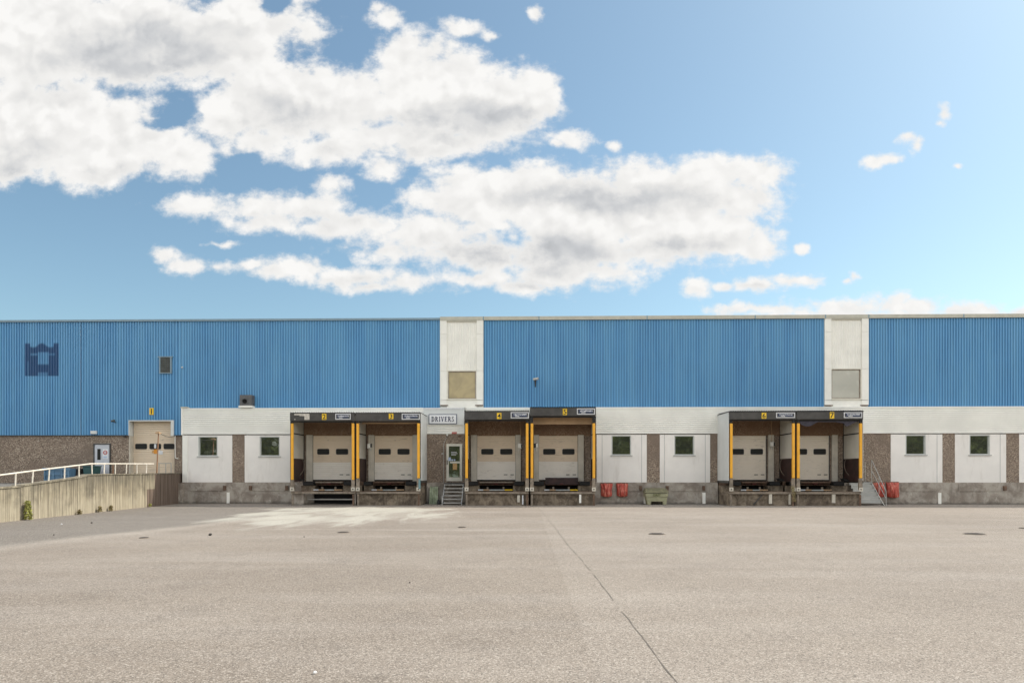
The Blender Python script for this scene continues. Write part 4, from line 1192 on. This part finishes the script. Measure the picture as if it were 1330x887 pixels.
# railed side steps by dock 7
SS = empty('side_steps', (X(1128,36), 35.8, 0)); tag(SS, 'grey steel steps with slanting handrail to the right of the dock numbered 7', 'steps')
xx0, xx1 = X(1114.5,35.7)+.0, X(1131.5,36.3)
xx0 = X(DK[5]['x1'],FR)-.05
xx0 = X(1115,35.3)
for k in range(6):
    y_ = 35.1+k*.2; zz = .14+k*.18
    to = bx(xx0, xx1, y_, y_+.22, zz-.03, zz).build('tread', 'galvanised', SS)
    bx(xx0, xx1, y_+.19, y_+.20, zz, zz+.145).build('riser', 'grey_trim', to)
bx(xx0, xx1, 36.3, FP-.08, 1.16, 1.20).build('landing', 'canopy_sheet', SS)
MB().hexa([(xx1,35.0,.0),(xx1+.03,35.0,.0),(xx1+.03,35.22,.0),(xx1,35.22,.0),(xx1,36.25,1.15),(xx1+.03,36.25,1.15),(xx1+.03,36.4,1.15),(xx1,36.4,1.15)]).build('stringer', 'galvanised', SS)
hx = xx1+.05
MB().path([(hx,36.38,2.36),(hx,36.3,2.3),(hx,34.9,.72),(hx,34.9,.0)], .018).build('handrail', 'galvanised', SS)
MB().path([(hx,36.3,1.75),(hx,34.9,.35)], .015).build('mid_rail', 'galvanised', SS)
MB().path([(hx,36.35,1.15),(hx,36.35,2.34)], .016).build('rail_post', 'galvanised', SS)
MB().path([(hx,35.6,.6),(hx,35.6,1.48)], .016).build('rail_post', 'galvanised', SS)
xl_ = X(1123.6,36.35); MB().path([(xl_,36.35,1.2),(xl_,36.35,2.25)], .016).build('rail_post', 'galvanised', SS)

# ------------------------------------------------------------ red canvas bags
def bag(p0, p1, y0, y1, label, seed):
    Y = FP-.10; x0, x1 = X(p0,Y), X(p1,Y); z1, z0 = Z(p0,y0,Y), Z(p0,y1,Y)
    rr = random.Random(seed); nx, nz = 28, 18; ph = [rr.uniform(0,6) for _ in range(6)]
    root = empty('red_bag', ((x0+x1)/2, Y, z0)); tag(root, label, 'bag', 'red bags hung on the plinth')
    front, back = [], []
    for j in range(nz+1):
        v = j/nz
        for i in range(nx+1):
            u = i/nx; pinch = 1.03-.11*math.sin(v*math.pi*.85)**1.2-(.10 if v > .8 else 0)*((v-.8)/.2)
            xx = (x0+x1)/2+(u-.5)*(x1-x0)*pinch
            edge = math.sin(u*math.pi)**.5
            fold = .035*math.sin(u*19+ph[0]+2.0*v)+.022*math.sin(u*31+ph[1]-3*v)+.03*math.sin(v*6+u*5+ph[2])
            dep = (.05+.20*math.sin(min(1,v*1.05)*math.pi*.62)**1.0)*edge+fold*edge*(.3+v)
            z_ = z1-(z1-z0)*v-.05*math.sin(u*math.pi)*(v**3)+.012*math.sin(u*17+ph[3])*(1-v)
            front.append((xx, Y-.01-max(.0,dep), z_))
    q = MB(); q.smooth = True
    q.v = front+[(x, Y+.02, z) for x, y, z in front]
    N = len(front)
    for j in range(nz):
        for i in range(nx):
            a = j*(nx+1)+i; q.f.append((a+1, a, a+nx+1, a+nx+2)); q.m.append(0)
            q.f.append((N+a, N+a+1, N+a+nx+2, N+a+nx+1)); q.m.append(0)
    for i in range(nx):
        q.f.append((i, i+1, N+i+1, N+i)); q.m.append(0); b_ = nz*(nx+1)+i; q.f.append((b_+1, b_, N+b_, N+b_+1)); q.m.append(0)
    for j in range(nz):
        a = j*(nx+1); c = a+nx
        q.f.append((a, N+a, N+a+nx+1, a+nx+1)); q.m.append(0); q.f.append((c+nx+1, N+c+nx+1, N+c, c)); q.m.append(0)
    q.build('canvas', 'red_canvas', root)
    bx(x0+.02, x1-.02, Y-.05, Y+.02, z1+.0, z1+.03).build('top_bar', 'rusty_steel', root)
bag(779.9, 795.6, 627.6, 643.8, 'crumpled red bag hung on the plinth just right of the dock numbered 5', 1)
bag(800.4, 815.6, 627.6, 643.8, 'crumpled red bag hung on the plinth, nearest the grit bin', 2)
bag(1134.2, 1148.6, 626.6, 644.4, 'crumpled red bag on the plinth partly behind the steel handrail', 3)
bag(1151, 1167.6, 626.2, 645, 'crumpled red bag clear to the right of the steel handrail, rightmost one', 4)

# ------------------------------------------------------------ grit bin
Y = FP-.9
GB = empty('grit_bin', (X(853,Y), Y+.3, 0)); tag(GB, 'weathered green grit bin with darker lid standing against the plinth', 'grit bin')
tx0, tx1, bx0, bx1 = X(838.4,Y), X(867.8,Y), X(841.6,Y), X(865.6,Y); zt = Z(853,640.6,Y)
q = MB(); ft = .16; zf = .17
def sec(z): u = z/zt; return (bx0+(tx0-bx0)*u, bx1+(tx1-bx1)*u)
for (f0, f1, za, zc) in ((0,1,zf,zt*.70),):
    a0, a1 = sec(za); c0, c1 = sec(zc)
    q.hexa([(a0,Y+.04,za),(a1,Y+.04,za),(a1,Y+.60,za),(a0,Y+.60,za),(c0,Y+.02,zc),(c1,Y+.02,zc),(c1,Y+.62,zc),(c0,Y+.62,zc)])
c0, c1 = sec(zt*.70); d0, d1 = tx0, tx1
q.hexa([(c0-.02,Y-.01,zt*.70),(c1+.02,Y-.01,zt*.70),(c1+.02,Y+.65,zt*.70),(c0-.02,Y+.65,zt*.70),(d0,Y-.02,zt),(d1,Y-.02,zt),(d1,Y+.66,zt),(d0,Y+.66,zt)])
a0, a1 = sec(0); e0, e1 = sec(zf)
w_ = .22
for (l0, l1, m0, m1) in ((a0, a0+w_*.7, e0, e0+w_), (a1-w_*.7, a1, e1-w_, e1)):
    q.hexa([(l0,Y+.05,0),(l1,Y+.05,0),(l1,Y+.58,0),(l0,Y+.58,0),(m0,Y+.04,zf),(m1,Y+.04,zf),(m1,Y+.60,zf),(m0,Y+.60,zf)])
bevel(q.build('body', 'grit_green', GB), .015)
q = MB(); zl_ = Z(853,635.5,Y)+.02
q.hexa([(tx0-.05,Y-.06,zt+.02),(tx1+.05,Y-.06,zt+.02),(tx1+.05,Y+.70,zt+.02),(tx0-.05,Y+.70,zt+.02),(tx0+.04,Y+.10,zl_),(tx1-.04,Y+.10,zl_),(tx1-.05,Y+.62,zl_+.05),(tx0+.05,Y+.62,zl_+.05)])
bevel(q.build('lid', 'grit_lid', GB), .02)
text_part('GRIT', (tx0+tx1)/2, Y-.022, zt*.86, .13, 'grit_ink', GB, bold=.03, wscale=1.15)

# green weathered boards by the steps
Y = FP-.35
x0, x1 = X(557.6,Y), X(568.8,Y); zt = Z(563,631.5,Y)
GP = empty('green_boards', ((x0+x1)/2, Y, 0)); tag(GP, 'weathered pale green upright boards leaning on the plinth left of the entrance steps', 'boards')
n_ = 5; w_ = (x1-x0)/n_
for k in range(n_):
    h_ = zt-.02*((k*7)%3); q = MB(); l_ = .18
    q.hexa([(x0+k*w_+.008,Y-.12,0),(x0+(k+1)*w_-.008,Y-.12,0),(x0+(k+1)*w_-.008,Y-.06,0),(x0+k*w_+.008,Y-.06,0),(x0+k*w_+.008,Y+l_,h_),(x0+(k+1)*w_-.008,Y+l_,h_),(x0+(k+1)*w_-.008,Y+l_+.06,h_),(x0+k*w_+.008,Y+l_+.06,h_)])
    q.build('board', 'green_board', GP)
q = MB(); 
for zz in (.25, .72):
    s_ = (.18+.12)*zz/zt-.06
    q.box(x0+.02, x1-.02, Y+s_+.005, Y+s_+.06, zz, zz+.09)
q.build('rail', 'green_board', GP)
q = MB(); Yb = FP-.45
q.hexa([(X(567.6,Yb),Yb-.1,0),(X(571.8,Yb),Yb-.1,0),(X(571.8,Yb),Yb+.15,0),(X(567.6,Yb),Yb+.15,0),(X(568.2,Yb),Yb-.06,.26),(X(570.6,Yb),Yb-.06,.24),(X(570.6,Yb),Yb+.12,.24),(X(568.2,Yb),Yb+.12,.26)])
tag(bevel(q.build('black_bucket', 'black_plastic'), .03), 'small black tub on the ground between the green boards and the steps', 'tub')

# ------------------------------------------------------------ ramp, wall, railing on the left
A0, A1 = G(0, 678.3), (X(236.5, UP), UP)
dirw = Vector((A1[0]-A0[0], A1[1]-A0[1])).normalized()
def on_wall(px):      # ground plan point of the wall face in the given photo column
    d = ray(px, 0); # solve t*d = A0 + s*dir
    det = d[0]*(-dirw.y)+d[1]*dirw.x
    t_ = (A0[0]*(-dirw.y)+A0[1]*dirw.x)/det
    return d[0]*t_, d[1]*t_
def wz(px, py):
    x, y = on_wall(px); return Z(px, py, y)
tops = [(px, on_wall(px)[1], wz(px, py)) for px, py in ((0,632.5),(25,631),(27,629.5),(60,625.2),(105,619),(116,615.6),(150,615),(200,614.4),(227,614))]
def top_at(y):
    if y <= tops[0][1]: return tops[0][2]-(tops[0][1]-y)*.045
    for a, b_ in zip(tops, tops[1:]):
        if a[1] <= y <= b_[1]: return a[2]+(b_[2]-a[2])*(y-a[1])/(b_[1]-a[1])
    return tops[-1][2]
def wx(y): return A0[0]+(y-A0[1])*dirw.x/dirw.y
RW = empty('ramp_wall', (wx(28), 28, 0)); tag(RW, 'sunlit board marked concrete retaining wall along the ramp, stained in vertical streaks', 'retaining wall')
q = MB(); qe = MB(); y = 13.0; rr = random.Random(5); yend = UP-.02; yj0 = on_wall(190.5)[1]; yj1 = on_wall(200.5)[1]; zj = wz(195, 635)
while y < yend-.02:
    w_ = rr.choice((.05,.06,.07,.08)); y2 = min(y+w_, yend); o_ = rr.uniform(0, .013); gap = .003
    a, b_ = wx(y), wx(y2-gap); ta, tb = top_at(y)-.05, top_at(y2)-.05
    def strip(mm, z0_, za_, zb_): mm.hexa([(a-.10,y,z0_),(a+o_,y,z0_),(b_+o_,y2-gap,z0_),(b_-.10,y2-gap,z0_),(a-.10,y,za_),(a+o_,y,za_),(b_+o_,y2-gap,zb_),(b_-.10,y2-gap,zb_)])
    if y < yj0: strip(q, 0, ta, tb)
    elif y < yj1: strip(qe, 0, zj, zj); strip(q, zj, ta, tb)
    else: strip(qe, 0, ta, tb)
    y = y2
q.build('board_face', 'board_marked_concrete', RW)
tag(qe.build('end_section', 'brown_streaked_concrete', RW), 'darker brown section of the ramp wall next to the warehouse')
q = MB(); ys = [13.0]+[t_[1] for t_ in tops if t_[1] > 13]+[yend]
for a, b_ in zip(ys, ys[1:]):
    q.hexa([(wx(a)-.30,a,0),(wx(a)-.05,a,0),(wx(b_)-.05,b_,0),(wx(b_)-.30,b_,0),(wx(a)-.30,a,top_at(a)-.055),(wx(a)-.05,a,top_at(a)-.055),(wx(b_)-.05,b_,top_at(b_)-.055),(wx(b_)-.30,b_,top_at(b_)-.055)])
q.build('core', 'board_marked_concrete', RW)
q = MB()
for a, b_ in zip(ys, ys[1:]):
    q.hexa([(wx(a)-.31,a,top_at(a)-.05),(wx(a)+.035,a,top_at(a)-.05),(wx(b_)+.035,b_,top_at(b_)-.05),(wx(b_)-.31,b_,top_at(b_)-.05),(wx(a)-.31,a,top_at(a)),(wx(a)+.035,a,top_at(a)),(wx(b_)+.035,b_,top_at(b_)),(wx(b_)-.31,b_,top_at(b_))])
q.build('coping', 'board_marked_concrete', RW)
# end pilaster against the warehouse
x_, y_ = on_wall(232); bx(wx(UP-.3)-.28, X(236.8,36.3), 36.25, UP-.03, 0, Z(230,627.5,36.3)).build('end_pier', 'stained_concrete', RW)
# ramp surface behind
q = MB(); prof_ = [(6,.25),(13,.50),(20,.72),(26,.98),(29,1.1),(UP+.02,1.12)]
for (a, za), (b_, zb2) in zip(prof_, prof_[1:]):
    q.face([(-60,a,za),(wx(a)-.29,a,za),(wx(b_)-.29,b_,zb2),(-60,b_,zb2)])
tag(q.build('ramp', 'ramp_asphalt'), kind='structure')

RL = empty('ramp_railing', (wx(28)-.13, 28, 1.3)); tag(RL, 'cream painted tubular railing rising along the top of the ramp wall', 'railing')
rail_pts = [(px, py) for px, py in ((-60,622.6),(0,617.4),(60,609.6),(121,602.2),(160,602.2),(202,602.4))]
def wp(px, py, off=-.12):
    x, y = on_wall(px); d = ray(px, py)
    k = 1+.0
    return (x+off*0, y, Z(px, py, y))
PT = [wp(*p) for p in rail_pts]
PT = [(p[0]-.10, p[1], p[2]) for p in PT]
MB().path(PT, .029, 10).build('top_rail', 'railing_paint', RL)
def rail_z(y):
    for a, b_ in zip(PT, PT[1:]):
        if a[1] <= y <= b_[1]: return a[2]+(b_[2]-a[2])*(y-a[1])/(b_[1]-a[1])
    return PT[-1][2]
for px in (23.2, 45.6, 66.6, 86.4, 104.8, 121.3, 137.6, 151.8, 166.2, 179.6, 192.2):
    x, y = on_wall(px+1); tilt = rr.uniform(-.03,.05)
    MB().tube((wx(y)-.10, y-tilt, top_at(y)-.002), (wx(y)-.10, y, rail_z(y)-.02), .023, 8).build('post', 'railing_paint', RL)
# short grey rail on the platform before the big door
GRL = empty('platform_rail', (X(214,36.2), 36.2, 1.1)); tag(GRL, 'short thin grey rail in front of the lower right of the big cream door', 'railing')
Y = 36.2
MB().path([(X(205.5,Y),Y,Z(206,601.6,Y)),(X(222.6,Y),Y,Z(222,601.6,Y))], .02).build('top_rail','grey_rail',GRL)
for px in (206.5, 215.4, 222.3):
    MB().path([(X(px,Y),Y,1.12),(X(px,Y),Y,Z(px,601.6,Y))], .02).build('post','grey_rail',GRL)
# wooden posts behind the railing
for px, lb in ((146.8, 'thin brown post behind the railing right of the side door'),):
    Y = 35.4; tag(MB().tube((X(px,Y),Y,1.12),(X(px,Y),Y,Z(px,604,Y)),.03,8).build('bollard_post','orange_pole'), lb, 'post')
# orange pole with small head and a cable
px = 204.6; x, y = on_wall(203)
y = on_wall(204)[1]; xw = wx(y)-.12
LP = empty('lamp_pole', (xw, y, top_at(y))); tag(LP, 'leaning rusty orange pole with a small lamp head standing on the wall end', 'lamp post')
p0 = (X(203.6,y), y, top_at(y)-.01); p1 = (X(205.8,y), y, Z(205,563.5,y))
MB().tube(p0, p1, .035, 8, .028).build('pole', 'orange_pole', LP)
q = MB(); q.box(p1[0]-.10, p1[0]+.10, y-.10, y+.08, p1[2], p1[2]+.07); q.tube((p1[0]-.16,y,p1[2]+.06),(p1[0]+.05,y,p1[2]+.10),.03,8); q.build('lamp_head', 'tan_board', LP)
q = MB(); e = (X(227.5,UP), UP-.02, Z(227,566.4,UP)); s0 = Vector((p1[0]+.1, y, p1[2]+.02)); e = Vector(e); pts_ = []
for k in range(11):
    u = k/10; p = s0.lerp(e, u); p.z -= .10*math.sin(math.pi*u); pts_.append(tuple(p))
q.path(pts_, .014, 6); q.build('cable', 'canopy_sheet', LP)
# conduit on the brown strip at the right of the big door
q = MB(); Y = UP-.02; q.path([(X(227.6,Y),Y-.02,Z(227,566,Y)),(X(228.0,Y),Y-.02,Z(228,594.5,Y)),(X(231.6,Y),Y-.02,Z(231,595.5,Y))], .022, 6)
tag(q.build('conduit','cream_trim',WH), 'pale pipe dropping beside the big cream door')

# blue skip and bins on the ramp platform
Y = 35.2
SK = empty('blue_skip', (X(73,Y), Y+.5, 1.1)); tag(SK, 'pale blue skip container behind the railing at the left', 'skip')
x0, x1 = X(56.2,Y), X(91,Y); z0, z1 = 1.12, Z(73,608,Y)
q = MB(); q.hexa([(x0+.12,Y+.05,z0),(x1-.12,Y+.05,z0),(x1-.12,Y+1.2,z0),(x0+.12,Y+1.2,z0),(x0,Y,z1),(x1,Y,z1),(x1,Y+1.25,z1),(x0,Y+1.25,z1)])
q.build('body','skip_blue',SK)
q = MB(); zz = z0+(z1-z0)*.55
q.box(x0-.03,x1+.03,Y-.04,Y-.005,z1-.10,z1+.02); q.box(x0+.03,x1-.03,Y-.03,Y+.02,zz,zz+.06); q.build('rim','skip_blue',SK)
q = MB()
for u in (.04,.36,.68,.93): q.box(x0+(x1-x0)*u,x0+(x1-x0)*u+.06,Y-.035,Y+.05,z0,z1-.11)
q.build('stiffener','skip_blue',SK)
def bin_(p0_, p1_, py, Y, m_, label):
    x0, x1 = X(p0_,Y), X(p1_,Y); z1 = Z((p0_+p1_)/2, py, Y); r = empty('wheelie_bin', ((x0+x1)/2, Y, 1.12)); tag(r, label, 'bin')
    MB().hexa([(x0+.06,Y+.05,1.18),(x1-.06,Y+.05,1.18),(x1-.06,Y+.6,1.18),(x0+.06,Y+.6,1.18),(x0,Y,z1-.06),(x1,Y,z1-.06),(x1,Y+.7,z1-.06),(x0,Y+.7,z1-.06)]).build('body', m_, r)
    bevel(bx(x0-.03,x1+.03,Y-.05,Y+.74,z1-.055,z1).build('lid', m_, r), .02)
    for xx in (x0+.12, x1-.12): MB().tube((xx-.03,Y+.55,1.18),(xx+.03,Y+.55,1.18),.06,10).build('wheel','black_plastic',r)
bin_(107.6, 120.6, 604.6, 35.6, 'bin_teal', 'dark teal bin behind the railing beside the side door')
bin_(93.4, 104.6, 608.4, 35.7, 'canopy_sheet', 'low black bin behind the railing between skip and teal bin')

# weeds at the wall foot
def weed(px, py0, py1, wpx, label, m_='leaf', n_=220, seed=0):
    x, y = on_wall(px); x += .06; h = (py1-py0)/F*y; w_ = wpx/F*y; rr = random.Random(seed)
    root = empty('weed', (x, y, 0)); tag(root, label, 'weed', 'weeds along the foot of the ramp wall')
    q = MB(); s_ = MB()
    for k in range(7):
        tx = rr.uniform(-.5,.5)*w_; s_.path([(x,y+tx*.2,0),(x+.05,y+tx*.6,h*.5),(x+.03+rr.uniform(0,.1),y+tx,h*rr.uniform(.6,1))],.006,5)
    for k in range(n_):
        u = rr.random(); hh = h*u**.8; sp = w_*.5*(1-.6*u)*(.5+.5*rr.random())
        an = rr.uniform(0, 2*math.pi); c = Vector((x+.06+abs(sp*math.cos(an))*.6, y+sp*math.sin(an), hh+.02))
        L = rr.uniform(.035,.075); d1 = Vector((rr.uniform(-1,1),rr.uniform(-1,1),rr.uniform(-.3,.8))).normalized()
        d2 = d1.cross(Vector((rr.uniform(-1,1),rr.uniform(-1,1),rr.uniform(-1,1)))).normalized()
        q.face([c-d1*L, c+d2*L*.45, c+d1*L, c-d2*L*.45])
    q.build('leaves', m_, root); s_.build('stems', 'stem', root)
weed(31, 650, 674.5, 15, 'tall leafy yellow green weed growing up the left of the ramp wall', n_=420, seed=1)
weed(99, 662, 667.5, 7, 'small dry weed tuft at the middle of the ramp wall foot, left one', 'dry_leaf', 90, 2)
weed(125.5, 658, 665.5, 8, 'small dry weed tuft at the ramp wall foot between two others', 'dry_leaf', 120, 3)
weed(140, 657, 663.5, 6, 'brown weed clump at the ramp wall foot, right of two similar tufts', 'dry_leaf', 120, 4)
weed(191.5, 655, 658.5, 5, 'tiny yellow green weed where the wall meets its shaded end', 'leaf', 70, 5)

# hanging weed at the middle post of docks six and seven
xh, yh = X(1029.6,FR-.1), FR-.14; rr = random.Random(9); q = MB()
for k in range(160):
    z_ = rr.uniform(.22,1.0); c = Vector((xh+rr.gauss(0,.05)+.05*(z_<.7), yh+rr.uniform(-.04,.04), z_)); L = rr.uniform(.02,.05)
    d1 = Vector((rr.uniform(-.6,.6),rr.uniform(-.6,.6),rr.uniform(-1,1))).normalized(); d2 = d1.cross(Vector((.3,1,.2))).normalized()
    q.face([c-d1*L, c+d2*L*.4, c+d1*L, c-d2*L*.4])
tag(q.build('climbing_weed', 'dry_leaf'), 'pale dry plant clinging to the post feet between the docks numbered 6 and 7', 'weed')

# drain pipe on the right edge of dock 3 foot
bx(X(545.2,FR)-.05, X(545.2,FR)+.05, FR-.085, FR-.075, .86, 1.36).build('pipe_sleeve', 'pipe_teal', DKO[1])

# ------------------------------------------------------------ trees behind the camera (seen in the panes)
tr = MB(); tr.mats = ['tree_leaf', 'bark']; rr = random.Random(20)
for row, (y0, pitch, off_) in enumerate(((-31, 4.6, 0), (-38, 5.4, 2.3))):
    x = -74+off_
    while x < 76:
        bx0, by0, sc_ = x+rr.uniform(-.8,.8), y0+rr.uniform(-3,3), rr.uniform(1.0, 1.35)
        clumps = [(rr.gauss(0,1.4)*sc_, rr.gauss(0,1.4)*sc_, (1.5+rr.random()*6.2)*sc_, rr.uniform(.9,1.6)*sc_) for _ in range(30)]
        tr.cur = 0
        for k in range(2900):
            cx_, cy_, cz_, r_ = rr.choice(clumps); dv = Vector((rr.gauss(0,1),rr.gauss(0,1),rr.gauss(0,1))).normalized()*r_*rr.random()**.4
            c = Vector((bx0+cx_,by0+cy_,cz_))+dv; L = rr.uniform(.16,.34)
            d1 = Vector((rr.uniform(-1,1),rr.uniform(-1,1),rr.uniform(-1,1))).normalized(); d2 = d1.orthogonal().normalized()
            tr.face([c-d1*L, c+d2*L*.6, c+d1*L, c-d2*L*.6])
        tr.cur = 1; tr.tube((bx0,by0,0),(bx0,by0+.1,3.4*sc_),.22,8,.15)
        x += pitch
o = tr.build('tree_belt'); tag(o, 'belt of leafy green trees across the yard, mirrored in the window panes', 'trees', kind='stuff')
